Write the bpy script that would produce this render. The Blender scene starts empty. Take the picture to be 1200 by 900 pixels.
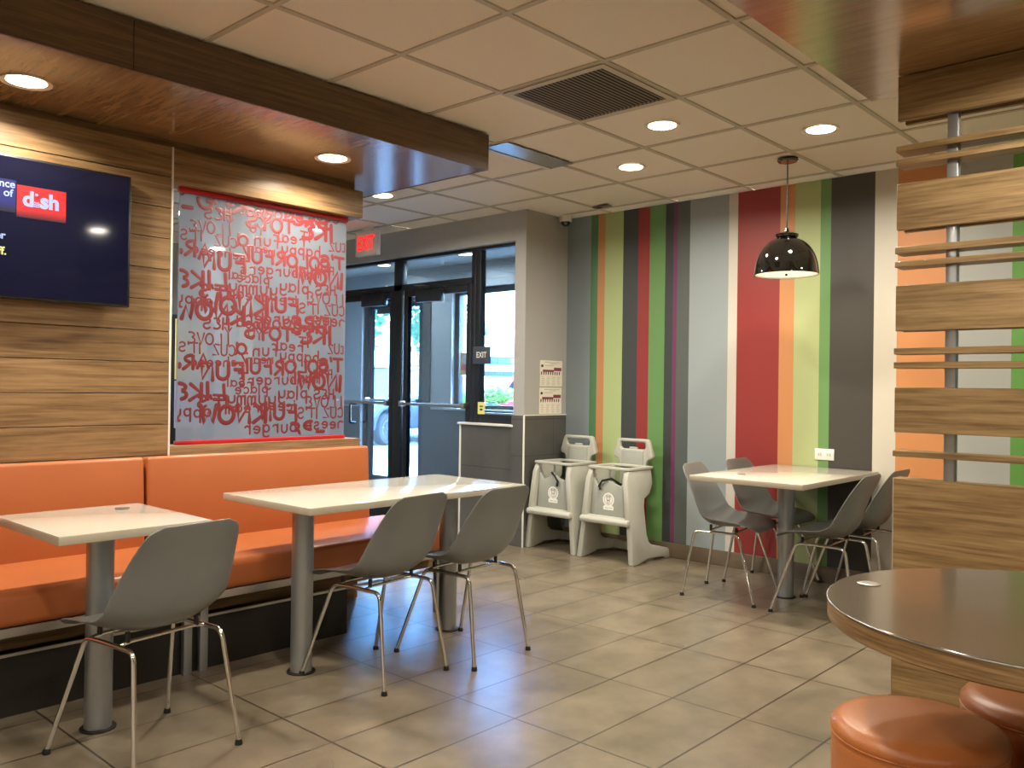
import bpy, bmesh, math, random
from mathutils import Vector, Matrix
random.seed(7)
PI = math.pi
sc = bpy.context.scene
C = sc.collection
H = 1.257          # eye height
CZ = 2.659         # ceiling height

# ------------------------------------------------------------------ materials
MATS = {}
def lin(c):
    return tuple(((v/255)/12.92 if v/255 <= .04045 else ((v/255+.055)/1.055)**2.4) for v in c) + (1.0,)

def new_mat(name):
    m = bpy.data.materials.new(name); m.use_nodes = True
    nt = m.node_tree
    b = nt.nodes['Principled BSDF']
    MATS[name] = m
    return m, nt, b

def N(nt, typ, **kw):
    n = nt.nodes.new(typ)
    for k, v in kw.items():
        if k == 'inp':
            for kk, vv in v.items(): n.inputs[kk].default_value = vv
        else: setattr(n, k, v)
    return n

def L(nt, a, b): nt.links.new(a, b)

def plain(name, rgb, rough=.5, metal=0., spec=.5, noise=.06, nscale=18., bump=0., bscale=60., coat=0., sheen=0.):
    """a paint / plastic / metal with a faint procedural mottling"""
    m, nt, b = new_mat(name)
    tc = N(nt, 'ShaderNodeTexCoord')
    nz = N(nt, 'ShaderNodeTexNoise', inp={'Scale': nscale, 'Detail': 3.})
    L(nt, tc.outputs['Object'], nz.inputs['Vector'])
    c = lin(rgb)
    mix = N(nt, 'ShaderNodeMix', data_type='RGBA')
    mix.inputs['A'].default_value = tuple(v*(1-noise) for v in c[:3]) + (1,)
    mix.inputs['B'].default_value = tuple(min(1, v*(1+noise)) for v in c[:3]) + (1,)
    L(nt, nz.outputs['Fac'], mix.inputs['Factor'])
    L(nt, mix.outputs['Result'], b.inputs['Base Color'])
    b.inputs['Roughness'].default_value = rough
    b.inputs['Metallic'].default_value = metal
    b.inputs['Specular IOR Level'].default_value = spec
    b.inputs['Coat Weight'].default_value = coat
    if bump:
        nb = N(nt, 'ShaderNodeTexNoise', inp={'Scale': bscale, 'Detail': 4.})
        L(nt, tc.outputs['Object'], nb.inputs['Vector'])
        bp = N(nt, 'ShaderNodeBump', inp={'Strength': bump, 'Distance': .01})
        L(nt, nb.outputs['Fac'], bp.inputs['Height']); L(nt, bp.outputs['Normal'], b.inputs['Normal'])
    return m

def emit(name, rgb, strength):
    m, nt, b = new_mat(name)
    b.inputs['Base Color'].default_value = (.02, .02, .02, 1)
    b.inputs['Emission Color'].default_value = lin(rgb)
    b.inputs['Emission Strength'].default_value = strength
    return m

def wood(name, cols, axis='X', rough=.45, plank=None, coat=0., spec=.4, across=13., bump=.05, along=.55, ring_amp=.10):
    """oak laminate, grain along axis; plank=(axis, start, width) shifts the figure from board to board"""
    m, nt, b = new_mat(name)
    tc = N(nt, 'ShaderNodeTexCoord')
    sep = N(nt, 'ShaderNodeSeparateXYZ'); L(nt, tc.outputs['Object'], sep.inputs[0])
    comb = N(nt, 'ShaderNodeCombineXYZ')
    for i, a in enumerate('XYZ'):
        src = sep.outputs[a]
        mu = N(nt, 'ShaderNodeMath', operation='MULTIPLY'); L(nt, src, mu.inputs[0])
        mu.inputs[1].default_value = along if a in axis else across
        out = mu.outputs[0]
        if plank and a == axis[0]:
            s1 = N(nt, 'ShaderNodeMath', operation='SUBTRACT'); L(nt, sep.outputs[plank[0]], s1.inputs[0]); s1.inputs[1].default_value = plank[1]
            d1 = N(nt, 'ShaderNodeMath', operation='DIVIDE'); L(nt, s1.outputs[0], d1.inputs[0]); d1.inputs[1].default_value = plank[2]
            f1 = N(nt, 'ShaderNodeMath', operation='FLOOR'); L(nt, d1.outputs[0], f1.inputs[0])
            m1 = N(nt, 'ShaderNodeMath', operation='MULTIPLY'); L(nt, f1.outputs[0], m1.inputs[0]); m1.inputs[1].default_value = 7.37
            a1 = N(nt, 'ShaderNodeMath', operation='ADD'); L(nt, out, a1.inputs[0]); L(nt, m1.outputs[0], a1.inputs[1])
            out = a1.outputs[0]
        L(nt, out, comb.inputs[a])
    big = N(nt, 'ShaderNodeTexNoise', inp={'Scale': .8, 'Detail': 2., 'Distortion': .6}); L(nt, comb.outputs[0], big.inputs['Vector'])
    # growth rings: contour lines of a stretched noise
    ring = N(nt, 'ShaderNodeMath', operation='MULTIPLY'); L(nt, big.outputs['Fac'], ring.inputs[0]); ring.inputs[1].default_value = 34.
    sn = N(nt, 'ShaderNodeMath', operation='SINE'); L(nt, ring.outputs[0], sn.inputs[0])
    fine = N(nt, 'ShaderNodeTexNoise', inp={'Scale': 7., 'Detail': 5., 'Roughness': .65}); L(nt, comb.outputs[0], fine.inputs['Vector'])
    s2 = N(nt, 'ShaderNodeMath', operation='MULTIPLY_ADD'); L(nt, sn.outputs[0], s2.inputs[0]); s2.inputs[1].default_value = ring_amp
    L(nt, fine.outputs['Fac'], s2.inputs[2])
    ramp = N(nt, 'ShaderNodeValToRGB'); L(nt, s2.outputs[0], ramp.inputs[0])
    r = ramp.color_ramp
    r.elements[0].position = .28; r.elements[0].color = lin(cols[0])
    r.elements[1].position = .72; r.elements[1].color = lin(cols[2])
    e = r.elements.new(.5); e.color = lin(cols[1])
    L(nt, ramp.outputs[0], b.inputs['Base Color'])
    b.inputs['Roughness'].default_value = rough
    b.inputs['Specular IOR Level'].default_value = spec
    b.inputs['Coat Weight'].default_value = coat
    b.inputs['Coat Roughness'].default_value = .14
    bp = N(nt, 'ShaderNodeBump', inp={'Strength': bump, 'Distance': .002}); L(nt, s2.outputs[0], bp.inputs['Height'])
    L(nt, bp.outputs['Normal'], b.inputs['Normal'])
    return m

def glass(name, tint=(1, 1, 1), film=0., film_rgb=(225, 228, 230), f0=.08):
    """thin pane: see-through with an honest Fresnel reflection, optionally a printed translucent film"""
    m, nt, b = new_mat(name); nt.nodes.remove(b)
    out = nt.nodes['Material Output']
    tr = N(nt, 'ShaderNodeBsdfTransparent'); tr.inputs[0].default_value = tint + (1,)
    gl = N(nt, 'ShaderNodeBsdfGlossy'); gl.inputs['Roughness'].default_value = .0 if not film else .03
    base = tr.outputs[0]
    if film:
        df = N(nt, 'ShaderNodeBsdfDiffuse'); df.inputs[0].default_value = lin(film_rgb)
        tl = N(nt, 'ShaderNodeBsdfTranslucent'); tl.inputs[0].default_value = lin(film_rgb)
        mx = N(nt, 'ShaderNodeMixShader'); mx.inputs[0].default_value = .5
        L(nt, df.outputs[0], mx.inputs[1]); L(nt, tl.outputs[0], mx.inputs[2])
        m2 = N(nt, 'ShaderNodeMixShader'); m2.inputs[0].default_value = film
        L(nt, base, m2.inputs[1]); L(nt, mx.outputs[0], m2.inputs[2]); base = m2.outputs[0]
    fr = N(nt, 'ShaderNodeLayerWeight', inp={'Blend': .35})
    mp = N(nt, 'ShaderNodeMath', operation='MULTIPLY_ADD'); L(nt, fr.outputs['Fresnel'], mp.inputs[0])
    mp.inputs[1].default_value = .4; mp.inputs[2].default_value = f0*.4
    m3 = N(nt, 'ShaderNodeMixShader'); L(nt, mp.outputs[0], m3.inputs[0])
    L(nt, base, m3.inputs[1]); L(nt, gl.outputs[0], m3.inputs[2])
    L(nt, m3.outputs[0], out.inputs['Surface'])
    return m

def tiles(name, w, h, loc, cols, grout, mortar=.004, rough=.35, offset=0., rot=None, spec=.5, nscale=3.):
    m, nt, b = new_mat(name)
    tc = N(nt, 'ShaderNodeTexCoord'); mp = N(nt, 'ShaderNodeMapping'); L(nt, tc.outputs['Object'], mp.inputs['Vector'])
    mp.inputs['Location'].default_value = loc
    if rot: mp.inputs['Rotation'].default_value = rot
    br = N(nt, 'ShaderNodeTexBrick', offset=offset, squash=1.)
    L(nt, mp.outputs[0], br.inputs['Vector'])
    br.inputs['Scale'].default_value = 1.; br.inputs['Brick Width'].default_value = w; br.inputs['Row Height'].default_value = h
    br.inputs['Mortar Size'].default_value = mortar*.5; br.inputs['Mortar Smooth'].default_value = .1
    br.inputs['Color1'].default_value = (0, 0, 0, 1); br.inputs['Color2'].default_value = (1, 1, 1, 1); br.inputs['Mortar'].default_value = (.5, .5, .5, 1)
    nz = N(nt, 'ShaderNodeTexNoise', inp={'Scale': nscale, 'Detail': 5., 'Roughness': .6}); L(nt, tc.outputs['Object'], nz.inputs['Vector'])
    ad = N(nt, 'ShaderNodeMath', operation='MULTIPLY_ADD'); L(nt, br.outputs['Color'], ad.inputs[0]); ad.inputs[1].default_value = .12
    L(nt, nz.outputs['Fac'], ad.inputs[2])
    ramp = N(nt, 'ShaderNodeValToRGB'); L(nt, ad.outputs[0], ramp.inputs[0]); r = ramp.color_ramp
    r.elements[0].position = .32; r.elements[0].color = lin(cols[0]); r.elements[1].position = .78; r.elements[1].color = lin(cols[1])
    mix = N(nt, 'ShaderNodeMix', data_type='RGBA'); L(nt, br.outputs['Fac'], mix.inputs['Factor'])
    L(nt, ramp.outputs[0], mix.inputs['A']); mix.inputs['B'].default_value = lin(grout)
    L(nt, mix.outputs['Result'], b.inputs['Base Color'])
    nr = N(nt, 'ShaderNodeTexNoise', inp={'Scale': 1.5, 'Detail': 1.}); L(nt, tc.outputs['Object'], nr.inputs['Vector'])
    rr = N(nt, 'ShaderNodeMath', operation='MULTIPLY_ADD'); L(nt, nr.outputs['Fac'], rr.inputs[0]); rr.inputs[1].default_value = .12; rr.inputs[2].default_value = rough-.06
    L(nt, rr.outputs[0], b.inputs['Roughness'])
    b.inputs['Specular IOR Level'].default_value = spec
    return m

# ------------------------------------------------------------------ mesh builder
class MB:
    def __init__(s): s.v = []; s.f = []; s.sm = []
    def add(s, vs, fs, smooth=False):
        k = len(s.v); s.v += [tuple(p) for p in vs]; s.f += [[i+k for i in f] for f in fs]; s.sm += [smooth]*len(fs); return s
    def bm(s, bm, smooth=False):
        bm.verts.ensure_lookup_table(); bm.verts.index_update()
        s.add([v.co[:] for v in bm.verts], [[v.index for v in f.verts] for f in bm.faces], smooth); bm.free(); return s
    def box(s, x0, x1, y0, y1, z0, z1, bev=0., seg=2, taper=None):
        bm = bmesh.new(); bmesh.ops.create_cube(bm, size=1)
        for v in bm.verts:
            v.co = Vector(((x0+x1)/2+v.co.x*(x1-x0), (y0+y1)/2+v.co.y*(y1-y0), (z0+z1)/2+v.co.z*(z1-z0)))
        if bev: bmesh.ops.bevel(bm, geom=list(bm.edges), offset=bev, segments=seg, affect='EDGES', profile=.5)
        return s.bm(bm, bool(bev))
    def prism(s, poly, axis, a, b, bev=0., seg=2, hole=None):
        """2-D polygon swept along an axis; axis X: poly=(y,z), Y: poly=(x,z), Z: poly=(x,y)"""
        def P(p, t): return {'X': (t, p[0], p[1]), 'Y': (p[0], t, p[1]), 'Z': (p[0], p[1], t)}[axis]
        bm = bmesh.new()
        if hole:
            n = len(poly); assert len(hole) == n
            o0 = [bm.verts.new(P(p, a)) for p in poly]; o1 = [bm.verts.new(P(p, b)) for p in poly]
            h0 = [bm.verts.new(P(p, a)) for p in hole]; h1 = [bm.verts.new(P(p, b)) for p in hole]
            for i in range(n):
                j = (i+1) % n
                bm.faces.new([o0[i], o0[j], h0[j], h0[i]]); bm.faces.new([o1[j], o1[i], h1[i], h1[j]])
                bm.faces.new([o0[j], o0[i], o1[i], o1[j]]); bm.faces.new([h0[i], h0[j], h1[j], h1[i]])
        else:
            v0 = [bm.verts.new(P(p, a)) for p in poly]; v1 = [bm.verts.new(P(p, b)) for p in poly]
            n = len(poly)
            bm.faces.new(v0); bm.faces.new(v1[::-1])
            for i in range(n):
                j = (i+1) % n; bm.faces.new([v0[j], v0[i], v1[i], v1[j]])
        bmesh.ops.recalc_face_normals(bm, faces=bm.faces)
        if bev:
            ed = [e for e in bm.edges if e.is_manifold and e.calc_face_angle(0) > .6]
            bmesh.ops.bevel(bm, geom=ed, offset=bev, segments=seg, affect='EDGES', profile=.5)
        return s.bm(bm, bool(bev))
    def tube(s, pts, r, n=10, caps=True):
        pts = [Vector(p) for p in pts]; rings = []
        up = None
        for i, p in enumerate(pts):
            d = (pts[min(i+1, len(pts)-1)]-pts[max(i-1, 0)]).normalized()
            if up is None:
                up = d.orthogonal().normalized()
            up = (up-d*up.dot(d)).normalized(); q = d.cross(up)
            rr = r[i] if isinstance(r, (list, tuple)) else r
            rings.append([p+(up*math.cos(2*PI*k/n)+q*math.sin(2*PI*k/n))*rr for k in range(n)])
        vs = [v for rg in rings for v in rg]; fs = []
        for i in range(len(pts)-1):
            for k in range(n):
                fs.append([i*n+k, i*n+(k+1) % n, (i+1)*n+(k+1) % n, (i+1)*n+k])
        if caps: fs.append(list(range(n))[::-1]); fs.append([(len(pts)-1)*n+k for k in range(n)])
        return s.add(vs, fs, True)
    def lathe(s, prof, c=(0, 0, 0), n=32, closed=False, caps=True):
        vs = []; fs = []
        for (r, z) in prof:
            for k in range(n):
                a = 2*PI*k/n; vs.append((c[0]+r*math.cos(a), c[1]+r*math.sin(a), c[2]+z))
        m = len(prof)
        for i in range(m-1 if not closed else m):
            j = (i+1) % m
            for k in range(n):
                fs.append([i*n+k, i*n+(k+1) % n, j*n+(k+1) % n, j*n+k])
        if not closed and caps:
            if prof[0][0] > 1e-4: fs.append(list(range(n))[::-1])
            if prof[-1][0] > 1e-4: fs.append([(m-1)*n+k for k in range(n)])
        return s.add(vs, fs, True)
    def build(s, name, mat, parent=None, loc=(0, 0, 0), rotz=0, o=(0, 0, 0), angle=40, mats=None, extra=None):
        me = bpy.data.meshes.new(name)
        me.from_pydata([(p[0]-o[0], p[1]-o[1], p[2]-o[2]) for p in s.v], [], s.f)
        me.materials.append(mat)
        for i, p in enumerate(me.polygons): p.use_smooth = s.sm[i]
        bm = bmesh.new(); bm.from_mesh(me)
        bmesh.ops.remove_doubles(bm, verts=bm.verts, dist=1e-5)
        bmesh.ops.recalc_face_normals(bm, faces=bm.faces); bm.to_mesh(me); bm.free()
        if any(s.sm): me.set_sharp_from_angle(angle=math.radians(angle))
        ob = bpy.data.objects.new(name, me); C.objects.link(ob)
        ob.location = loc; ob.rotation_euler = (0, 0, rotz)
        if parent: ob.parent = parent
        return ob

def thing(name, label, cat, loc=(0, 0, 0), rotz=0, group=None):
    o = bpy.data.objects.new(name, None); C.objects.link(o)
    o.empty_display_size = .1
    o.location = loc; o.rotation_euler = (0, 0, rotz); o['label'] = label; o['category'] = cat
    if group: o['group'] = group
    return o
def tag(o, label, cat, group=None):
    o['label'] = label; o['category'] = cat
    if group: o['group'] = group
    return o
def struct(name, mb, m, **kw):
    o = mb.build(name, m, **kw); o['kind'] = 'structure'; return o
def children(o): return [c for c in list(C.objects) if c.parent == o]
def copy_tree(o, loc, rotz, label, group=None, scl=None):
    r = o.copy(); C.objects.link(r); r.location = loc; r.rotation_euler = (0, 0, rotz); r['label'] = label
    if group: r['group'] = group
    for ch in children(o):
        c = ch.copy(); C.objects.link(c); c.parent = r
        for g in children(ch):
            d = g.copy(); C.objects.link(d); d.parent = c
    return r

# ------------------------------------------------------------------ palette
M_wall = plain('warm_grey_paint', (168, 166, 163), .6, noise=.02, bump=.05, bscale=150)
M_wallfar = plain('pale_lobby_paint', (196, 198, 198), .6, noise=.02)
M_ceil = plain('ceiling_tile', (247, 240, 228), .9, noise=.03, nscale=90, bump=.12, bscale=220)
M_tbar = plain('ceiling_grid', (196, 188, 172), .5, noise=.02)
M_floor = tiles('floor_tile', .6115, .3135, (.02, -.296, 0), [(94, 84, 69), (130, 117, 98)], (50, 42, 33), mortar=.008, rough=.3, spec=1., nscale=5.)
M_dark = tiles('dark_wall_tile', .6, .29, (0, .135, 0), [(74, 72, 69), (90, 88, 84)], (56, 54, 51), mortar=.006, rough=.42, rot=(PI/2, 0, 0))
M_darkY = tiles('dark_wall_tile_side', .6, .29, (0, .135, 0), [(74, 72, 69), (90, 88, 84)], (56, 54, 51), mortar=.006, rough=.42, rot=(PI/2, 0, -PI/2))
M_base = tiles('baseboard_tile', .6115, .3, (0, 0, 0), [(92, 78, 62), (112, 97, 78)], (60, 50, 40), rough=.35, rot=(PI/2, 0, -PI/2))
OAK = [(98, 73, 47), (127, 99, 66), (147, 118, 82)]
M_plank = wood('oak_wall_plank', OAK, 'X', plank=('Z', .9, .152), rough=.42)
M_oakX = wood('oak_board_x', OAK, 'X', rough=.42)
M_oakY = wood('oak_board_y', [(104, 80, 50), (134, 107, 70), (154, 127, 87)], 'Y', plank=('Z', .2, .31), rough=.42)
M_round = wood('oak_edge_band', OAK, 'XY', rough=.35, along=1.2, across=30.)
M_fascia = wood('unlit_oak_fascia', [(74, 54, 36), (92, 69, 46), (108, 83, 56)], 'X', rough=.5)  # unlit darkness of the soffit front painted into the oak colours
M_soffit = wood('glossy_wood_soffit', [(140, 106, 68), (158, 122, 82), (172, 138, 98)], 'Y', rough=.25, coat=1., spec=.5, across=7., bump=.02, ring_amp=.03)
M_paintwhite = plain('white_trim', (222, 220, 214), .4)
M_alu = plain('brushed_aluminium', (190, 190, 188), .32, metal=1., noise=.04, nscale=60)
M_post = plain('silver_painted_steel', (160, 163, 165), .33, metal=.75, noise=.03)
M_chrome = plain('chrome', (225, 224, 222), .08, metal=1., noise=.02)
M_black = plain('black_plastic', (18, 18, 18), .4)
M_matt = plain('black_kick_board', (24, 18, 14), .5)
M_bronze = plain('dark_anodised_frame', (34, 38, 44), .35, metal=.3, noise=.05)
M_shell = plain('grey_chair_plastic', (112, 114, 112), .36, noise=.03, bump=.04, bscale=400)
M_orange = plain('orange_vinyl', (166, 92, 50), .38, noise=.06, nscale=5., bump=.06, bscale=240, spec=.5)
M_stool = plain('burnt_orange_vinyl', (172, 102, 54), .36, noise=.07, nscale=6., bump=.1, bscale=160)
M_top = plain('cream_laminate', (188, 182, 168), .13, noise=.02, nscale=120, spec=.6)
M_topedge = plain('cream_edge_band', (172, 162, 144), .4, noise=.02)
M_darktop = plain('dark_bronze_laminate', (74, 62, 48), .16, noise=.05, nscale=200, spec=.7)
M_hc = plain('sand_grey_moulded_plastic', (174, 173, 162), .55, noise=.07, nscale=9., bump=.15, bscale=90)
M_hc2 = plain('grey_moulded_recess', (152, 153, 144), .6, noise=.06, nscale=9., bump=.1, bscale=90)
M_glass = glass('daylight_tint_glass', (.72, .83, .91))  # blue tint put into the panes to dim and cool the daylight
M_film = glass('printed_film_glass', (.86, .88, .9), film=.48, film_rgb=(160, 168, 180), f0=.2)
M_glassblue = glass('tinted_glass', (.72, .8, .86), f0=.12)
M_redink = plain('red_ink', (104, 28, 32), .45, noise=.12, nscale=8)
M_red = plain('red_strip', (176, 20, 30), .4)
M_white = plain('white_plastic', (226, 224, 216), .4)
M_lens = emit('lamp_diffuser', (255, 236, 205), 22.)
M_ring = plain('lamp_trim', (214, 200, 176), .45)
M_gloss = plain('gloss_black_enamel', (10, 9, 8), .06, noise=.02, coat=1.)

# ------------------------------------------------------------------ setting: floor, ceiling
struct('floor', MB().box(-3.6, 6.2, -4.1, 8.5, -.1, 0), M_floor)
mb = MB()
mb.box(-3.6, 5.14, -4.1, 8.5, CZ+.006, CZ+.1)
mb.box(5.14, 5.7, -4.1, 4.55, CZ+.006, CZ+.1)
ceil = struct('ceiling', mb, M_ceil)
TX, TY, TS = 2.350, 1.584, .6118
mb = MB()
kx = [TX+TS*k for k in range(-9, 6)]
ky = [TY+TS*k for k in range(-9, 12)]
for x in kx:
    y1 = 8.3 if x < 5.04 else 4.4
    if x < 5.56: mb.box(x-.012, x+.012, -4.0, y1, CZ-.001, CZ+.008)
for y in ky:
    x1 = 5.04 if y > 4.45 else 5.56
    if y < 8.3: mb.box(-3.5, x1, y-.012, y+.012, CZ-.0015, CZ+.0078)
g = struct('trim_1', mb, M_tbar)

# ---- back walls of the room (behind the camera)
M_light = plain('light_back_wall', (228, 224, 214), .6, noise=.02)
struct('wall_back', MB().box(-3.6, -3.5, -4.1, 8.5, 0, CZ), M_light)
struct('wall_right', MB().box(-3.5, 5.7, -4.1, -4.0, 0, CZ), M_light)
struct('wall_lobby', MB().box(-3.5, 5.2, 8.3, 8.45, 0, CZ), M_wallfar)

# ---- striped mural wall
stripes = [(-4.0, (165, 175, 180)), (.1, (110, 170, 80)), (.35, (62, 60, 56)), (.75, (230, 226, 214)), (.9, (110, 170, 80)), (1.194, (188, 190, 184)),
    (1.53, (226, 152, 92)), (1.832, (228, 220, 204)), (1.958, (70, 66, 60)), (2.243, (112, 158, 92)), (2.304, (190, 200, 142)), (2.501, (222, 152, 96)),
    (2.588, (160, 50, 46)), (2.92, (228, 222, 210)), (2.973, (166, 176, 180)), (3.294, (94, 100, 98)), (3.399, (120, 56, 98)), (3.453, (62, 66, 66)),
    (3.505, (112, 158, 92)), (3.643, (160, 52, 50)), (3.742, (66, 70, 70)), (3.909, (192, 210, 146)), (4.058, (214, 150, 98)), (4.130, (88, 138, 92)), (4.194, (152, 164, 172))]
stripes = [(y, tuple(int(v*.86) for v in c)) for y, c in stripes]
m, nt, b = new_mat('striped_mural_paint')
tc = N(nt, 'ShaderNodeTexCoord'); sp = N(nt, 'ShaderNodeSeparateXYZ'); L(nt, tc.outputs['Object'], sp.inputs[0])
mr = N(nt, 'ShaderNodeMapRange', inp={'From Min': -4.0, 'From Max': 5.0}); L(nt, sp.outputs['Y'], mr.inputs[0])
rp = N(nt, 'ShaderNodeValToRGB'); L(nt, mr.outputs[0], rp.inputs[0]); cr = rp.color_ramp; cr.interpolation = 'CONSTANT'
for i, (y, c) in enumerate(stripes):
    e = cr.elements[i] if i < 1 else (cr.elements[1] if i == 1 else cr.elements.new(.5))
    e.position = (y+4)/9; e.color = lin(c)
for i, (y, c) in enumerate(stripes):
    cr.elements[i].position = (y+4)/9; cr.elements[i].color = lin(c)
L(nt, rp.outputs[0], b.inputs['Base Color']); b.inputs['Roughness'].default_value = .5
nb = N(nt, 'ShaderNodeTexNoise', inp={'Scale': 140., 'Detail': 3.}); L(nt, tc.outputs['Object'], nb.inputs['Vector'])
bp = N(nt, 'ShaderNodeBump', inp={'Strength': .06, 'Distance': .01}); L(nt, nb.outputs['Fac'], bp.inputs['Height']); L(nt, bp.outputs['Normal'], b.inputs['Normal'])
struct('wall_mural', MB().box(5.56, 5.7, -4.0, 4.47, 0, CZ), m)
struct('baseboard_mural', MB().box(5.548, 5.56, -4.0, 4.47, 0, .11, .003), M_base)

# ---- door wall: pier, side return, header, half wall
mb = MB(); mb.box(5.04, 5.7, 4.47, 4.585, 1.035, CZ); mb.box(5.04, 5.2, 4.585, 8.3, 2.424, CZ); mb.box(5.04, 5.2, 7.15, 8.3, 0, 2.424)
struct('wall_door', mb, M_wall)
struct('wall_tile_return', MB().box(5.036, 5.7, 4.466, 4.6, 0, 1.035), M_dark)
struct('wall_tile_half', MB().box(5.05, 5.19, 4.6, 5.19, 0, .94), M_darkY)
mb = MB(); mb.box(5.028, 5.04, 4.458, 4.47, 0, 1.035, .002); mb.box(5.036, 5.6, 4.460, 4.47, 1.033, 1.041)
mb.box(5.03, 5.2, 4.585, 5.215, .94, .958, .004); mb.box(5.042, 5.056, 5.184, 5.2, 0, .94, .002)
struct('trim_2', mb, M_paintwhite)

# ---- storefront frames and door leaves (front face 6 cm behind the wall face)
S = 5.10/5.04
def fy(y): return y*S
def fz(z): return H+(z-H)*S
X0, X1 = 5.10, 5.16
mb = MB()
mb.box(X0, X1, fy(4.53), fy(7.1), fz(2.385), 2.43, .003)          # head
mb.box(X0, X1, fy(4.965), fy(5.025), .958, fz(2.39), .003)         # mullion by the side light
mb.box(X0, X1, fy(5.025), fy(5.075), 0, fz(2.39), .003)
mb.box(X0, X1, fy(5.965), fy(6.075), 0, fz(2.39), .003)            # centre mullion
mb.box(X0, X1, fy(6.95), fy(7.05), 0, fz(2.39), .003)
mb.box(X0, X1, fy(5.05), fy(7.0), fz(2.115), fz(2.17), .003)       # transom bar
mb.box(X0, X1, 4.60, fy(4.97), .958, 1.03, .003)                    # side light bottom rail
mb.box(X0+.01, X1, fy(4.53), 4.64, .958, fz(2.39), .003)
wf = struct('window_1', mb, M_bronze)
mb = MB(); mb.box(5.128, 5.134, 4.62, fy(4.97), 1.02, fz(2.39)); mb.box(5.128, 5.134, fy(5.06), fy(5.97), fz(2.16), fz(2.39)); mb.box(5.128, 5.134, fy(6.07), fy(6.96), fz(2.16), fz(2.39))
p = mb.build('glass_pane', M_glass, wf)
mb = MB(); mb.box(5.095, 5.128, 4.64, 4.965*S, 1.03, 1.045, .003)
mb.build('sill_strip', M_alu, wf)

def door(name, y0, y1, x0=X0, x1=X1, ztop=fz(2.115), zrail=.25, bar=True, closer=None, pull=None):
    mb = MB(); st = .055
    mb.box(x0+.005, x1-.005, y0, y0+st, .01, ztop, .004); mb.box(x0+.005, x1-.005, y1-st, y1, .01, ztop, .004)
    mb.box(x0+.005, x1-.005, y0+st, y1-st, .01, zrail, .004); mb.box(x0+.005, x1-.005, y0+st, y1-st, ztop-.06, ztop, .004)
    d = struct(name, mb, M_bronze)
    MB().box((x0+x1)/2-.003, (x0+x1)/2+.003, y0+st, y1-st, zrail, ztop-.06).build('glass_pane', M_glass, d)
    if bar:
        mb = MB(); mb.tube([(x0-.05, y0+.03, 1.095), (x0-.05, y1-.03, 1.095)], .013)
        for yy in (y0+.03, y1-.03): mb.box(x0-.06, x0+.006, yy-.015, yy+.015, 1.07, 1.12, .004)
        mb.build('push_bar', M_alu, d)
    if pull:
        mb = MB(); mb.tube([(x0, pull, 1.08), (x0-.06, pull, 1.08), (x0-.065, pull, 1.07), (x0-.065, pull, .91), (x0-.06, pull, .9), (x0, pull, .9)], .011)
        mb.build('door_handle', M_black, d)
    if closer:
        mb = MB(); mb.box(x0-.055, x0+.004, closer[0], closer[1], ztop-.125, ztop-.02, .006)
        mb.build('door_closer', M_bronze, d)
        mb = MB(); mb.tube([(x0-.03, closer[0]+.15, ztop-.02), (x0-.03, closer[0]+.15, ztop+.01), (x0-.12, (closer[0]+closer[1])/2+.1, ztop+.014), (x0-.02, closer[1]-.02, ztop+.02)], .008)
        mb.build('closer_arm', M_bronze, d)
    return d
door('door_1', fy(5.08), fy(5.94), closer=(fy(5.41), fy(5.72)))
door('door_2', fy(6.085), fy(6.94), closer=(fy(6.17), fy(6.49)), pull=fy(6.62))
# threshold
struct('trim_3', MB().box(5.05, 5.19, 5.2, 7.1, 0, .012, .004), M_alu)

# ---- vestibule shell
mb = MB()
mb.box(6.05, 6.2, 4.585, 4.95, 0, 2.6); mb.box(6.05, 6.2, 6.37, 6.80, 0, 2.6); mb.box(6.05, 6.2, 7.85, 8.4, 0, 2.6)
mb.box(6.05, 6.2, 4.95, 6.37, 2.25, 2.6); mb.box(6.05, 6.2, 6.8, 7.85, 2.25, 2.6)
mb.box(5.2, 6.2, 8.3, 8.45, 0, 2.6); mb.box(5.7, 6.2, 4.5, 4.6, 0, 2.6); mb.box(5.2, 5.7, 4.6, 4.615, 0, 2.6)
struct('wall_vestibule', mb, M_wallfar)
mb = MB(); mb.box(6.035, 6.2, 4.62, 6.80, 0, 1.015); mb.box(6.035, 6.05, 6.68, 6.8, 1.015, 2.2); mb.box(6.035, 6.05, 7.85, 8.3, 0, 1.015)
struct('wall_vestibule_tile', mb, M_darkY)
struct('trim_4', MB().box(6.01, 6.2, 4.62, 6.45, 1.015, 1.035, .004), M_paintwhite)
mbc = MB().box(5.2, 6.2, 4.6, 8.3, 2.50, 2.6)
struct('ceiling_vestibule', mbc, M_ceil)
mb = MB()
for y in (4.95, 6.30): mb.box(6.09, 6.15, y, y+.07, 1.035, 2.25, .003)
mb.box(6.09, 6.15, 4.95, 6.37, 2.19, 2.25, .003); mb.box(6.09, 6.15, 4.95, 6.37, 1.035, 1.075, .003)
w2 = struct('window_2', mb, M_bronze)
MB().box(6.117, 6.123, 5.0, 6.31, 1.07, 2.2).build('glass_pane', M_glass, w2)
mb = MB()
for y in (6.80, 7.79): mb.box(6.08, 6.16, y, y+.06, 0, 2.25, .003)
mb.box(6.08, 6.16, 6.8, 7.85, 2.18, 2.25, .003)
struct('trim_5', mb, M_bronze)
door('door_3', 6.865, 7.785, x0=6.09, x1=6.15, ztop=2.175, closer=(7.25, 7.56))
# recessed lights of the vestibule
LAMPS = []

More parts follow.
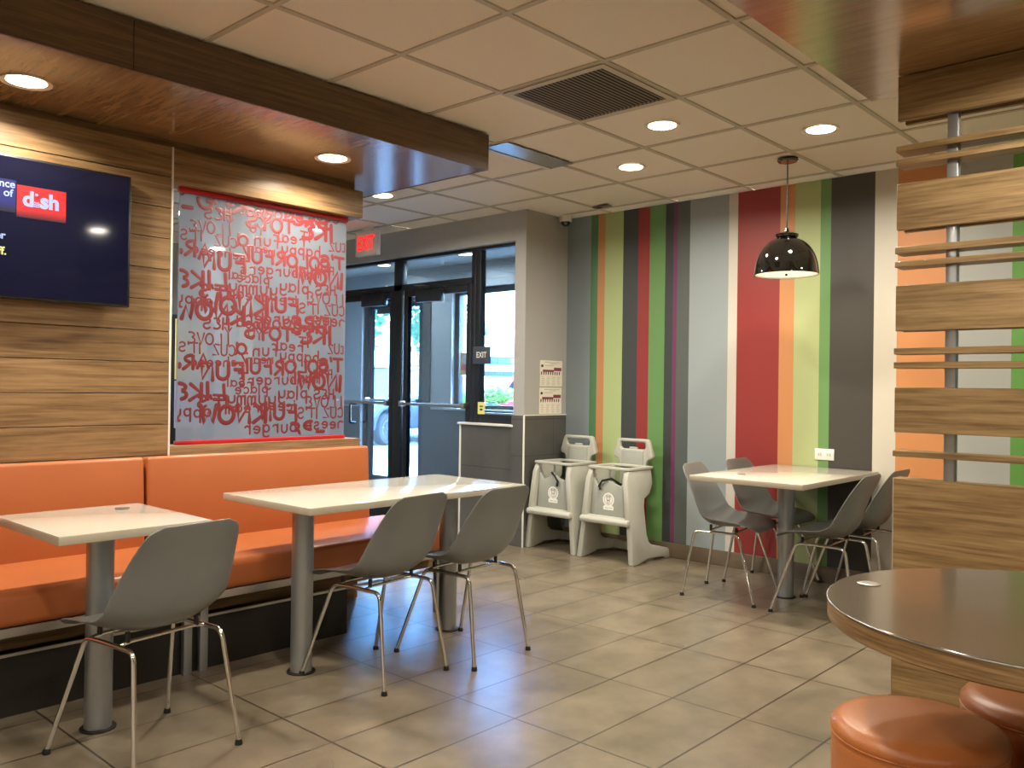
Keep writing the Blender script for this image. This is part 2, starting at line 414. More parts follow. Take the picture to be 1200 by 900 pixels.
# ---- left wall with planks, header and pony wall around the lettered glass
mb = MB(); mb.box(-3.5, 1.98, 4.153, 4.25, 0, CZ)
wl = struct('wall_left', mb, M_matt)
mb = MB()
for k in range(-6, 10):
    z0 = .9+.152*k
    if z0 < -.05: continue
    for xa, xb in ((-3.5, -.46), (-.456, 1.985)):
        mb.box(xa, xb, 4.10, 4.155, max(0, z0)+.0018, z0+.152-.0018, .0012, 1)
mb.box(-3.5, 1.985, 4.143, 4.156, 2.415, 2.459)
mb.build('wood_planks', M_plank, wl)
mb = MB(); mb.box(1.98, 1.99, 4.098, 4.25, 0, 2.42, .001)
struct('trim_6', mb, M_paintwhite)
mb = MB(); mb.box(1.99, 3.154, 4.10, 4.24, 2.249, 2.408, .002)
hd = struct('wall_glass_header', mb, M_oakX)
struct('trim_7', MB().box(1.99, 3.13, 4.15, 4.2, 2.405, 2.46), M_oakX)
mb = MB(); mb.box(1.99, 3.154, 4.10, 4.24, 0, .942, .002)
struct('wall_glass_sill', mb, M_oakX)
# ---- left soffit box
SX, SY0, SY1, SZ = 3.408, 3.311, 4.43, 2.46
mb = MB(); mb.box(-3.5, SX-.012, SY0+.012, SY1-.01, SZ, CZ-.006)
sf = struct('trim_8', mb, M_soffit)
mb = MB(); mb.box(-3.5, 1.439, SY0, SY0+.012, SZ-.002, CZ-.006); mb.box(1.442, SX, SY0, SY0+.012, SZ-.002, CZ-.006); mb.box(SX-.012, SX, SY0+.012, SY1, SZ-.002, CZ-.006); mb.box(-3.5, SX-.012, SY1-.01, SY1, SZ-.002, CZ-.006)
mb.build('soffit_fascia', M_fascia, sf)
# ---- right wood ceiling panel
struct('trim_9', MB().box(-3.5, 3.88, -4.0, 1.40, 2.55, CZ-.006), M_soffit)

# ------------------------------------------------------------------ lettered glass screen
gs = thing('glass_screen', 'glass screen printed with red handwritten words above the orange booth', 'glass screen', (2.56, 4.17, .942))
o = gs.location
MB().box(2.055, 3.086, 4.166, 4.174, .955, 2.24).build('pane', M_film, gs, o=o)
MB().box(2.05, 3.09, 4.155, 4.185, .942, .962, .002).build('bottom_channel', M_red, gs, o=o)
MB().box(2.05, 3.09, 4.155, 4.185, 2.222, 2.2485, .002).build('top_channel', M_red, gs, o=o)

def arc(cx, cy, rx, ry, a0, a1, n=9):
    return [(cx+rx*math.cos(math.radians(a0+(a1-a0)*i/n)), cy+ry*math.sin(math.radians(a0+(a1-a0)*i/n))) for i in range(n+1)]
G = {  # hand lettering: strokes in a box .6 wide, 1 high
 'K': [[(.08, 0), (.08, 1)], [(.55, .95), (.1, .45), (.58, 0)]], 'N': [[(.05, 0), (.08, 1), (.5, .05), (.54, 1)]],
 'O': [arc(.3, .5, .3, .48, 90, 450, 16)], 'W': [[(0, 1), (.14, .03), (.3, .7), (.46, .03), (.62, 1)]],
 'T': [[(0, .95), (.6, .98)], [(.3, .95), (.28, 0)]], 'Y': [[(0, 1), (.28, .5), (.58, 1)], [(.28, .5), (.27, 0)]],
 'S': [arc(.3, .74, .24, .24, 30, 250, 9)+arc(.3, .25, .25, .25, 75, -150, 9)], 'L': [[(.08, 1), (.05, .03), (.5, .05)]],
 'I': [[(.12, 1), (.1, 0)]], 'E': [arc(.32, .75, .26, .22, 60, 250, 7)+arc(.32, .27, .3, .27, 110, 300, 8)],
 'V': [[(0, 1), (.25, 0), (.52, 1)]], 'C': [arc(.34, .5, .3, .48, 50, 310, 12)], 'F': [[(.08, 0), (.1, 1), (.55, .98)], [(.1, .52), (.45, .54)]],
 'U': [[(.05, 1)]+arc(.3, .32, .25, .3, 180, 360, 8)+[(.55, 1)]], 'A': [[(0, 0), (.28, 1), (.56, 0)], [(.1, .36), (.46, .36)]],
 'R': [[(.08, 0), (.08, 1)]+arc(.12, .74, .36, .25, 90, -90, 8)+[(.55, 0)]], 'H': [[(.06, 0), (.08, 1)], [(.52, 0), (.5, 1)], [(.06, .5), (.52, .52)]],
 'Z': [[(.05, .95), (.5, .97), (.05, .04), (.54, .05)]], 'B': [[(.08, 0), (.08, 1)]+arc(.1, .76, .32, .24, 90, -90, 7)+arc(.1, .26, .4, .26, 90, -90, 7)],
 "'": [[(.1, 1.05), (.06, .8)]], '-': [[(.1, .4), (.5, .42)]], ' ': [],
 'a': [arc(.25, .3, .23, .28, 20, 380, 12), [(.48, .6), (.48, .05), (.56, 0)]], 'b': [[(.06, 1), (.06, 0)], arc(.27, .3, .22, .28, 150, -170, 11)],
 'c': [arc(.28, .3, .24, .29, 50, 310, 10)], 'd': [arc(.25, .3, .22, .28, 20, 340, 11), [(.48, 1), (.48, 0)]],
 'e': [[(.04, .3), (.48, .36)]+arc(.27, .31, .23, .29, 10, 310, 11)], 'g': [arc(.25, .32, .22, .27, 20, 380, 11), [(.48, .6), (.48, -.15)]+arc(.26, -.15, .22, .2, 0, -150, 7)],
 'h': [[(.06, 1), (.06, 0)], arc(.27, .34, .21, .25, 170, 0, 7)+[(.48, 0)]], 'i': [[(.1, .6), (.1, 0)], [(.1, .8), (.12, .84)]], 'l': [[(.1, 1), (.1, 0)]],
 'm': [[(.04, .6), (.04, 0)], arc(.17, .4, .13, .2, 170, 0, 6)+[(.3, 0)], arc(.43, .4, .13, .2, 180, 0, 6)+[(.56, 0)]],
 'n': [[(.06, .6), (.06, 0)], arc(.27, .36, .21, .24, 170, 0, 7)+[(.48, 0)]], 'o': [arc(.27, .3, .24, .29, 90, 450, 14)],
 'p': [[(.06, .6), (.06, -.4)], arc(.27, .3, .22, .28, 150, -170, 11)], 'r': [[(.08, .6), (.08, 0)], arc(.28, .34, .2, .24, 170, 40, 6)],
 's': [arc(.26, .45, .17, .15, 30, 250, 7)+arc(.26, .15, .19, .16, 75, -150, 7)], 'u': [[(.05, .6)]+arc(.26, .24, .21, .24, 180, 360, 7)+[(.47, .6)]],
 'y': [[(.04, .6)]+arc(.25, .3, .21, .22, 180, 330, 6)+[(.48, .6), (.48, -.15)]+arc(.26, -.15, .22, .2, 0, -150, 7)], 'f': [arc(.36, .78, .2, .22, 60, 180, 6)+[(.16, 0)], [(0, .52), (.38, .54)]],
}
WORDS = [('KNOW', 2.237, 2.203, .089, 1), ('HES', 2.261, 2.145, .053, 2), ('I LOVE', 2.22, 2.063, .049, 0), ("IT'S", 2.118, 2.013, .043, 0), ('CUZ', 2.307, 2.004, .045, 0),
 ('cheese', 2.25, 1.947, .044, 0), ('FUN', 2.299, 1.899, .081, 1), ('ARE', 2.11, 1.942, .069, 1), ('TOYS', 2.57, 2.138, .07, 1), ('good', 2.649, 2.207, .066, 0),
 ('real', 2.706, 2.077, .053, 0), ('fun', 2.55, 2.046, .056, 0), ('mean', 2.519, 1.995, .042, 0), ('LIKE', 2.923, 2.141, .089, 1), ("IT'S", 2.921, 2.22, .049, 0),
 ('happy', 2.769, 2.022, .053, 0), ('CUZ', 3.026, 2.065, .045, 0), ('COLORFUL', 2.675, 1.953, .067, 1), ("IT'S", 2.997, 1.972, .065, 1), ('hamburgers', 2.649, 1.888, .052, 0),
 ('KNOW', 2.945, 1.871, .084, 1), ('place', 2.47, 1.832, .046, 0), ('play', 2.727, 1.811, .058, 0), ('yummy', 2.471, 1.781, .06, 0), ('HES', 2.94, 1.806, .05, 2),
 ('LIKE', 2.172, 1.788, .079, 1), ('ice-cream', 2.534, 1.736, .051, 0), ('I LOVE', 2.941, 1.757, .054, 0), ('KNOW', 2.372, 1.672, .091, 1),
 ('FUN', 2.641, 1.698, .076, 1), ("IT'S", 2.831, 1.694, .049, 0), ('CUZ', 3.008, 1.692, .05, 0), ('burger', 2.589, 1.623, .056, 0), ('cheese', 2.973, 1.635, .055, 0),
 ('ARE', 2.827, 1.601, .078, 1), ("IT'S", 2.247, 1.735, .058, 1), ('happy', 2.16, 1.69, .053, 0),
 ('good', 2.47, 2.19, .05, 0), ('YUMMY', 2.42, 2.1, .045, 0), ('Z', 2.42, 1.96, .06, 0), ('a', 2.40, 2.04, .08, 0), ('IT', 2.80, 2.1, .05, 0), ('fun', 2.83, 1.90, .05, 0), ('real', 2.40, 1.84, .045, 0), ('IN', 2.72, 1.90, .04, 0), ('play', 2.93, 1.94, .04, 0)]
def strokes(mb, text, cx, cz, h, wd, yf, adv, mirror, jit=.08, clip=None):
    w = sum((.32 if ch in "I'il " else .74) for ch in text)*h*adv
    s = -1 if mirror else 1
    x = 0; rnd = random.Random(hash((round(cx*1000), round(cz*1000))) & 0xffff)
    slope = (rnd.random()-.5)*jit
    for ch in text:
        a = (.32 if ch in "I'il " else .74)*h*adv
        dy = (rnd.random()-.5)*jit*h*1.5; k = 1+(rnd.random()-.5)*jit*2
        for st in G.get(ch, []):
            pts = [(x+p[0]*h*adv*1.05, (p[1]-.5)*h*k+dy) for p in st]
            P2 = [(cx+s*(px-w/2), cz+pz+slope*(px-w/2)) for px, pz in pts]
            r = wd*h/2
            if clip: P2 = [p for p in P2 if clip[0]+r < p[0] < clip[1]-r and clip[2]+r < p[1] < clip[3]-r]
            if len(P2) < 2: continue
            def ext(p, q):
                dx, dz = p[0]-q[0], p[1]-q[1]; l = math.hypot(dx, dz) or 1
                return [(p[0]+dx/l*r*k, p[1]+dz/l*r*k) for k in (.5, .85, .98)]
            E0 = ext(P2[0], P2[1]); E1 = ext(P2[-1], P2[-2])
            pts3 = E0[::-1]+P2+E1; rad = [r*.3, r*.6, r*.87]+[r]*len(P2)+[r*.87, r*.6, r*.3]
            tb = MB().tube([(p[0], 0, p[1]) for p in pts3], rad, 8)
            depth = .0004+rnd.random()*.0005
            mb.add([(v[0], yf+v[1]/r*depth, v[2]) for v in tb.v], tb.f, True)
        x += a
def lettering_mesh():
    mb = MB()
    for k in (-1, 0, 1):
        for t, x, z, h, w in WORDS:
            zz = z-.60*k if x > 2.45 else z-.575*k
            if .93 < zz < 2.27:
                strokes(mb, t, x, zz, h*(1.08 if w != 0 else 1.2), (.17, .25, .21)[w], 4.166, (1.15, 1.38, 1.25)[w], True, clip=(2.057, 3.084, .962, 2.222))
    return mb
lettering_mesh().build('red_lettering', M_redink, gs, o=o)

# ------------------------------------------------------------------ things seen beyond the glass, in the lobby
t = thing('menu_display', 'tall black-framed display with yellow and lilac panels behind the lettered glass', 'display', (2.84, 5.66, 0))
o = t.location
MB().box(2.72, 3.0, 5.6, 5.72, 0, 1.72, .006).build('frame', M_black, t, o=o)
MB().box(2.745, 2.975, 5.592, 5.6, 1.28, 1.69).build('screen', plain('pale_yellow_panel', (226, 214, 140), .3), t, o=o)
MB().box(2.745, 2.975, 5.592, 5.6, .95, 1.27).build('screen', plain('lilac_panel', (176, 170, 214), .3), t, o=o)
t = thing('lobby_column', 'grey column with a pale edge standing beyond the lettered glass', 'column', (3.2, 5.6, 0))
o = t.location
MB().box(3.03, 3.16, 5.5, 5.8, 0, CZ-.01, .004).build('dark_face', M_wall, t, o=o)
MB().box(3.16, 3.26, 5.48, 5.82, 0, CZ-.01, .004).build('pale_edge', plain('cream_column', (226, 208, 186), .5), t, o=o)

# ------------------------------------------------------------------ wall television
t = thing('television', 'black wall television showing a dark blue picture with a red dish logo', 'television', (1.21, 4.1, 1.6))
o = t.location
MB().box(.665, 1.752, 4.03, 4.075, 1.606, 2.216, .004).build('housing', M_black, t, o=o)
MB().box(.95, 1.45, 4.075, 4.0995, 1.75, 2.05, .004).build('wall_bracket', M_black, t, o=o)
m, nt, b = new_mat('television_picture')
tc = N(nt, 'ShaderNodeTexCoord'); sp = N(nt, 'ShaderNodeSeparateXYZ'); L(nt, tc.outputs['Object'], sp.inputs[0])
b.inputs['Base Color'].default_value = (.003, .003, .008, 1); b.inputs['Roughness'].default_value = .06; b.inputs['Specular IOR Level'].default_value = .3
b.inputs['Emission Color'].default_value = lin((12, 13, 30)); b.inputs['Emission Strength'].default_value = 1.
MB().box(.676, 1.741, 4.0285, 4.031, 1.618, 2.205).build('screen', m, t, o=o)
def gradient(name, top, bot, z0, z1, st):
    m, nt, b = new_mat(name)
    tc = N(nt, 'ShaderNodeTexCoord'); sp = N(nt, 'ShaderNodeSeparateXYZ'); L(nt, tc.outputs['Object'], sp.inputs[0])
    mr = N(nt, 'ShaderNodeMapRange', inp={'From Min': z0, 'From Max': z1}); L(nt, sp.outputs['Z'], mr.inputs[0])
    rp = N(nt, 'ShaderNodeValToRGB'); L(nt, mr.outputs[0], rp.inputs[0])
    rp.color_ramp.elements[0].color = lin(bot); rp.color_ramp.elements[1].color = lin(top); rp.color_ramp.elements[0].position = .0; rp.color_ramp.elements[1].position = .5
    b.inputs['Base Color'].default_value = (.01, .01, .01, 1); b.inputs['Roughness'].default_value = .15
    L(nt, rp.outputs[0], b.inputs['Emission Color']); b.inputs['Emission Strength'].default_value = st
    return m
yo = 4.0275
MB().box(1.266, 1.464, yo, 4.0287, 1.955, 2.093).build('red_panel', gradient('red_picture_area', (236, 34, 40), (30, 12, 34), .355, .43, 1.), t, o=o)
MB().box(.70, 1.262, yo, 4.0287, 1.97, 2.108).build('blue_panel', gradient('blue_picture_area', (24, 34, 130), (12, 13, 30), .37, .47, 1.), t, o=o)
def font_text(name, body, size, mat, parent, center, rot, depth=.0008, bold=0., stretch=1., o=(0, 0, 0), align='CENTER'):
    cu = bpy.data.curves.new(name, 'FONT'); cu.body = body; cu.size = size; cu.align_x = align; cu.align_y = 'CENTER'; cu.extrude = depth; cu.offset = bold
    tmp = bpy.data.objects.new(name, cu); C.objects.link(tmp)
    bpy.context.view_layer.update()
    me = bpy.data.meshes.new_from_object(tmp.evaluated_get(bpy.context.evaluated_depsgraph_get()))
    C.objects.unlink(tmp); bpy.data.objects.remove(tmp)
    R = Matrix.Rotation(rot[2], 4, 'Z') @ Matrix.Rotation(rot[0], 4, 'X') @ Matrix.Diagonal((stretch, 1, 1, 1))
    me.transform(Matrix.Translation(Vector(center)-Vector(o)) @ R)
    me.materials.clear(); me.materials.append(mat); me.name = name
    ob = bpy.data.objects.new(name, me); C.objects.link(ob); ob.parent = parent
    return ob
M_tvtxt = emit('picture_white_blue', (170, 190, 255), 1.); M_tvy = emit('picture_yellow', (240, 235, 130), 1.)
RX = (PI/2, 0, 0)
font_text('logo_text', 'd sh', .088, M_tvtxt, t, (1.362, 4.027, 2.035), RX, bold=.0035, o=o)
mb = MB()
for i, rr in enumerate((.010, .017, .024)):
    mb.tube([(1.343+rr*math.cos(a*PI/8-.0), 4.0268, 2.035+rr*math.sin(a*PI/8)*.6-.004-i*.004) for a in range(9, 16)], .0022, 6)
mb.build('logo_waves', M_tvtxt, t, o=o); mb = MB()
mb.lathe([(0, -.007), (.006, -.003), (.007, 0), (.006, .003), (0, .007)], (1.343, 4.026, 2.060), 10)
mb.build('logo_dot', M_tvtxt, t, o=o)
font_text('caption_text', 'ence', .044, M_tvtxt, t, (1.217, 4.027, 2.088), RX, bold=.001, o=o)
font_text('caption_text', 'of', .044, M_tvtxt, t, (1.232, 4.027, 2.05), RX, bold=.001, o=o)
font_text('caption_text', 'er', .044, M_tvtxt, t, (1.205, 4.027, 1.868), RX, bold=.001, o=o)
font_text('caption_text', 'ff.', .046, M_tvy, t, (1.213, 4.027, 1.802), RX, bold=.001, o=o)

# ------------------------------------------------------------------ orange booth bench (two units)
def bench(x0, x1, label, kick1, legs):
    t = thing('booth_bench', label, 'bench', ((x0+x1)/2, 3.8, 0), 0, 'orange booth benches along the left wall')
    o = t.location
    bm_ = MB(); bm_.prism([(3.985, .47), (4.075, .47), (4.095, .895), (4.01, .905)], 'X', x0+.004, x1-.004-(.14 if x1 > 3 else 0), .018, 4)
    bm_.build('back_cushion', M_orange, t, o=o)
    MB().box(x0+.003, x1-.003, 3.425, 4.03, .357, .487, .03, 4).build('seat_cushion', M_orange, t, o=o)
    MB().box(x0, x1, 3.44, 3.46, .322, .356, .002).build('seat_rail', M_alu, t, o=o)
    MB().box(x0, x1, 3.465, 4.09, .335, .357).build('seat_board', M_matt, t, o=o)
    MB().box(x0, x1, 3.60, 3.62, .235, .335).build('apron_board', M_oakX, t, o=o)
    mb = MB(); mb.box(x0, x1, 3.51, 3.524, .232, .243)
    mb.build('frame_bar', M_alu, t, o=o)
    MB().box(x0, kick1, 3.54, 3.56, 0, .23).build('kick_board', M_matt, t, o=o)
    for lx in legs:
        mb = MB(); mb.box(lx-.019, lx+.019, 3.505, 3.535, .0, .335, .003); mb.build('leg', M_post, t, o=o)
    return t
bench(.1, 1.83, 'orange vinyl booth bench, left section below the television', 1.83, (.16, 1.797))
bench(1.835, 3.30, 'orange vinyl booth bench, right section below the lettered glass', 2.66, (1.87, 3.26))

# ------------------------------------------------------------------ dining tables
def table(x0, x1, y0, y1, posts, label, disc=None, rotz=0):
    cx, cy = (x0+x1)/2, (y0+y1)/2
    t = thing('dining_table', label, 'table', (cx, cy, 0), rotz); o = (cx, cy, 0)
    tp = MB(); tp.box(x0+.001, x1-.001, y0+.001, y1-.001, .7535, .757, .0015, 2); tp.build('table_top', M_top, t, o=o)
    MB().box(x0, x1, y0, y1, .727, .7545, .002).build('table_edge', M_topedge, t, o=o)
    for px, py in posts:
        p = MB().lathe([(.047, .004), (.047, .722)], (px, py, 0), 28).build('post', M_post, t, o=o)
        MB().lathe([(.062, 0), (.062, .005), (.05, .007)], (px, py, 0), 28).build('base_flange', M_matt, p, o=o)
        MB().box(px-.12, px+.12, py-.12, py+.12, .720, .728, .002).build('mounting_plate', M_black, t, o=o)
    if disc:
        MB().lathe([(.0, .757), (.026, .757), (.028, .7585), (.022, .7595), (0, .7595)], (disc[0], disc[1], 0), 24).build('tabletop_marker', M_alu, t, o=o)
    return t
table(1.055, 1.585, 2.92, 3.535, [(1.30, 3.20)], 'small square cream-topped table at the left booth, with one chair', (1.47, 3.42))
table(2.005, 3.32, 2.925, 3.605, [(2.165, 3.205), (3.07, 3.235)], 'long cream-topped table on two silver posts before the booth')
table(4.42, 5.545, 1.93, 2.62, [(5.01, 2.29)], 'cream-topped table under the black pendant lamp by the striped wall', (4.70, 2.43))

# ------------------------------------------------------------------ shell chairs
def make_chair(label):
    t = thing('shell_chair', label, 'chair')
    prof = [(.232, .418), (.215, .434), (.18, .444), (.12, .441), (.06, .433), (0, .427), (-.05, .427), (-.095, .437), (-.132, .460), (-.158, .495), (-.176, .54), (-.190, .59), (-.203, .64), (-.217, .69), (-.232, .735), (-.246, .775), (-.254, .798)]
    # arc length
    S_ = [0]
    for i in range(1, len(prof)): S_.append(S_[-1]+math.dist(prof[i], prof[i-1]))
    Lt = S_[-1]
    def at(s):
        for i in range(1, len(prof)):
            if s <= S_[i]+1e-9:
                f = (s-S_[i-1])/(S_[i]-S_[i-1]); a, b = prof[i-1], prof[i]
                return (a[0]+(b[0]-a[0])*f, a[1]+(b[1]-a[1])*f), (b[0]-a[0], b[1]-a[1])
        return prof[-1], (prof[-1][0]-prof[-2][0], prof[-1][1]-prof[-2][1])
    def interp(tab, v):
        for (a, fa), (b, fb) in zip(tab, tab[1:]):
            if v <= b:
                f = (v-a)/(b-a); f = f*f*(3-2*f); return fa+(fb-fa)*f
        return tab[-1][1]
    Wt = [(0, .205), (.3, .232), (.52, .234), (.72, .224), (.86, .203), (1, .170)]
    Lf = [(0, .0), (.2, .018), (.4, .052), (.56, .068), (.75, .048), (.9, .022), (1, .008)]
    ns = 34; nu = 20; vs = []; fs = []
    ss = []
    for i in range(ns+1):
        x = i/ns; ss.append(Lt*(x - .045*math.sin(2*PI*x)))
    for s in ss:
        (cy, cz), (dy, dz) = at(s); v = s/Lt; l = math.hypot(dy, dz); ny, nz = dz/l, -dy/l   # inner normal (up / forward)
        if nz < 0 and v < .3: ny, nz = -ny, -nz
        w = .236-.031*((.45-v)/.45)**2 if v < .45 else .236-.068*((v-.45)/.55)**2
        e = min(s, Lt-s); r = .052 if s > Lt/2 else .085
        cut = 0
        if e < r: cut = r-math.sqrt(max(0, r*r-(r-e)**2))
        w2 = w-cut*(.85)
        lf = .066*max(0., math.sin(PI*v**.92))**1.3
        for k in range(nu+1):
            u = -1+2*k/nu
            x = u*w2; q = abs(x/w)**2.3*lf
            vs.append((x, cy+ny*q, cz+nz*q))
    for i in range(ns):
        for k in range(nu):
            a = i*(nu+1)+k; fs.append([a, a+1, a+nu+2, a+nu+1])
    mb = MB(); mb.add(vs, fs, True)
    sh = mb.build('seat_shell', M_shell, t, angle=80)
    md = sh.modifiers.new('thick', 'SOLIDIFY'); md.thickness = .0055; md.offset = 0
    bv = sh.modifiers.new('round', 'BEVEL'); bv.width = .002; bv.segments = 2; bv.limit_method = 'ANGLE'; bv.angle_limit = 1.0
    def bend(a, b, c, r=.035, n=7):
        a, b, c = Vector(a), Vector(b), Vector(c)
        p0 = b+(a-b).normalized()*r; p1 = b+(c-b).normalized()*r
        return [p0*(1-k/n)**2+b*2*(k/n)*(1-k/n)+p1*(k/n)**2 for k in range(n+1)]
    for sx in (-1, 1):
        for fx, fy_, ty in ((.228, .228, .108), (.198, -.228, -.165)):
            foot = (sx*fx, fy_, .012); top = (sx*.166, ty, .398); mid = (sx*.166, 0, .401)
            pts = [foot]+bend(foot, top, mid)+[mid]
            lg = MB().tube(pts, .0085, 12).build('leg', M_chrome, t)
            d = (Vector(top)-Vector(foot)).normalized()
            MB().lathe([(.0, .0), (.013, .0), (.0135, .006), (.0105, .018), (0, .02)], (sx*fx, fy_, 0), 14).build('foot_cap', M_black, lg)
    for yy in (.085, -.075):
        MB().tube([(-.166, yy, .400), (-.12, yy, .407), (.12, yy, .407), (.166, yy, .400)], .0065, 10).build('cross_bar', M_chrome, t)
        for sx in (-1, 1):
            zt = .432 if yy > 0 else .44
            MB().lathe([(.008, .405), (.009, .415), (.008, zt)], (sx*.13, yy, 0), 12).build('rubber_mount', M_black, t)
    return t
CH = [((1.350, 2.905), 8.5, 'grey shell chair pulled up to the small square table at far left'),
      ((2.398, 2.968), 7.6, 'left grey shell chair at the long two-post table'),
      ((2.884, 2.915), 4.5, 'right grey shell chair at the long two-post table'),
      ((4.815, 2.56), 188, 'grey shell chair left of the lamp-lit table, farther from the striped wall'),
      ((5.305, 2.53), 180, 'grey shell chair left of the lamp-lit table, tight beside the striped wall'),
      ((4.845, 1.975), 2, 'grey shell chair right of the lamp-lit table, nearest the wood slat divider'),
      ((5.322, 1.97), 0, 'grey shell chair right of the lamp-lit table, against the wall behind its neighbour')]
first = None
for (x, y), a, lab in CH:
    if first is None:
        first = make_chair(lab); first.location = (x, y, 0); first.rotation_euler = (0, 0, math.radians(a)); first['group'] = 'grey shell chairs'
    else: copy_tree(first, (x, y, 0), math.radians(a), lab, 'grey shell chairs')

# ------------------------------------------------------------------ plastic high chairs
def high_chair(loc, rotz, label):
    t = thing('high_chair', label, 'high chair', loc, rotz, 'high chairs against the striped wall')
    # local frame: y = -depth (front towards +y), x across, front feet at y=.24
    F = .24
    side = [(0, 0), (.012, .30), (-.0, .33), (.012, .60), (.04, .665), (.33, .668), (.335, .56), (.29, .49), (.215, .455), (.20, .40), (.205, .20), (.225, .145), (.28, .11), (.47, .075), (.49, .055), (.49, 0), (.42, 0), (.40, .018), (.20, .03), (.06, .0)]
    for sx in (-1, 1):
        bm = bmesh.new()
        vo = []; vi = []
        for d, z in side:
            xo = .255-.075*min(1, z/.66); th = .045
            vo.append(bm.verts.new((sx*xo, F-d, z))); vi.append(bm.verts.new((sx*(xo-th), F-d, z)))
        n = len(side); bm.faces.new(vo); bm.faces.new(vi[::-1])
        for i in range(n):
            j = (i+1) % n; bm.faces.new([vo[j], vo[i], vi[i], vi[j]])
        bmesh.ops.recalc_face_normals(bm, faces=bm.faces)
        bmesh.ops.triangulate(bm, faces=[f for f in bm.faces if len(f.verts) > 4])
        ed = [e for e in bm.edges if e.is_manifold and e.calc_face_angle(0) > .7]
        bmesh.ops.bevel(bm, geom=ed, offset=.009, segments=2, affect='EDGES', profile=.5)
        MB().bm(bm, True).build('side_frame', M_hc, t)
    # foot rest
    mb = MB(); mb.prism([(F+.022, .272), (F+.03, .30), (F+.018, .318), (F-.12, .335), (F-.14, .30), (F-.1, .275)], 'X', -.214, .214, .009, 3)
    mb.build('foot_rest', M_hc, t)
    # front panel with a raised centre between the two leg openings
    mb = MB(); hw = .165
    poly = [(-hw, .32), (hw, .32), (hw-.02, .60), (hw-.035, .60), (.105, .545), (.05, .565), (.02, .585), (-.02, .585), (-.05, .565), (-.105, .545), (-hw+.035, .60), (-hw+.02, .60)]
    mb.prism(poly, 'Y', F-.075, F-.045, .008, 2)
    mb.build('front_panel', M_hc2, t)
    MB().box(-.15, .15, F-.30, F-.05, .485, .515, .012, 3).build('seat', M_hc, t)
    # tray rim
    mb = MB(); xo, yo, th = .195, 0, .024
    y0, y1 = F-.345, F-.035
    outer = [(-.185, y1), (-.15, y1+.01), (.15, y1+.01), (.185, y1), (.19, y0), (-.19, y0)]
    inner = [(-.155, y1-.03), (-.14, y1-.022), (.14, y1-.022), (.155, y1-.03), (.158, y0+.03), (-.158, y0+.03)]
    mb.prism(outer, 'Z', .664, .686, .006, 2, hole=inner); mb.build('tray_rim', M_hc, t)
    MB().lathe([(.017, .575), (.011, .59), (.008, .61), (.008, .668)], (0, F-.058, 0), 14).build('centre_post', M_alu, t)
    # back rest with wings and a carrying handle
    o_ = [(-.115, .50), (.115, .50), (.118, .70), (.135, .725), (.172, .738), (.176, .762), (.142, .868), (.130, .880), (-.130, .880), (-.142, .868), (-.176, .762), (-.172, .738), (-.135, .725), (-.118, .70)]
    h_ = [(-.06, .802), (.06, .802), (.100, .803), (.108, .808), (.112, .815), (.113, .825), (.112, .848), (.104, .856), (-.104, .856), (-.112, .848), (-.113, .825), (-.112, .815), (-.108, .808), (-.100, .803)]
    mb = MB(); mb.prism(o_, 'Y', F-.385, F-.345, .009, 3, hole=h_)
    mb.box(-.035, .035, F-.372, F-.35, .796, .818, .006, 2)
    bk = mb.build('back_rest', M_hc, t)
    bk2 = MB().box(-.098, .098, F-.347, F-.338, .52, .79, .004, 2).build('back_pad', M_hc2, bk)
    MB().box(-.215, .215, F-.44, F-.40, .02, .085, .010, 2).build('rear_cross_bar', M_hc, t)
    # harness
    mb = MB(); 
    pts = [(.10, F-.20, .53), (.07, F-.12, .575), (.02, F-.05, .60), (-.03, F-.03, .575), (-.055, F-.03, .54), (-.05, F-.028, .50)]
    vs = []; fs = []
    mb.tube(pts if loc[1] > 4 else [(-.10, F-.2, .52), (-.06, F-.1, .56), (-.02, F-.05, .60), (.05, F-.03, .58), (.075, F-.03, .54), (.06, F-.026, .515)], [.007, .008, .008, .008, .010, .010], 6)
    mb.box(-.07, .03, F-.10, F-.085, .555, .566, .002)
    mb.build('harness_strap', M_black, t)
    # white arched maker's emblem
    poly = [(-.045, .37), (.045, .37), (.045, .395)]+[(.05*math.cos(a*PI/10), .445+.05*math.sin(a*PI/10)) for a in range(-3, 14)]+[(-.045, .395)]
    dc = MB(); dc.prism(poly, 'Y', F-.0455, F-.0435); dc = dc.build('emblem', M_white, t)
    mb = MB(); yy = F-.0432
    def ring(cx, cz, r, w=.0025, n=20, sxx=1.):
        for k in range(n):
            a0, a1 = 2*PI*k/n, 2*PI*(k+1)/n
            mb.add([(cx+(r-w)*math.cos(a0)*sxx, yy, cz+(r-w)*math.sin(a0)), (cx+(r+w)*math.cos(a0)*sxx, yy, cz+(r+w)*math.sin(a0)), (cx+(r+w)*math.cos(a1)*sxx, yy, cz+(r+w)*math.sin(a1)), (cx+(r-w)*math.cos(a1)*sxx, yy, cz+(r-w)*math.sin(a1))], [[0, 1, 2, 3]])
    ring(0, .445, .036, .0018); ring(0, .452, .015); ring(-.012, .468, .006); ring(.012, .468, .006); ring(0, .43, .012, .002)
    mb.box(-.035, -.01, yy-.0005, yy, .382, .386); mb.box(-.005, .03, yy-.0005, yy, .382, .386)
    mb.build('emblem_print', plain('grey_print', (150, 148, 138), .6), dc)
    return t
high_chair((5.31, 3.70, 0), PI/2, 'moulded plastic high chair, nearer of two, before the black and green stripes')
high_chair((5.31, 4.225, 0), PI/2, 'moulded plastic high chair in the corner beside the dark tiled return')

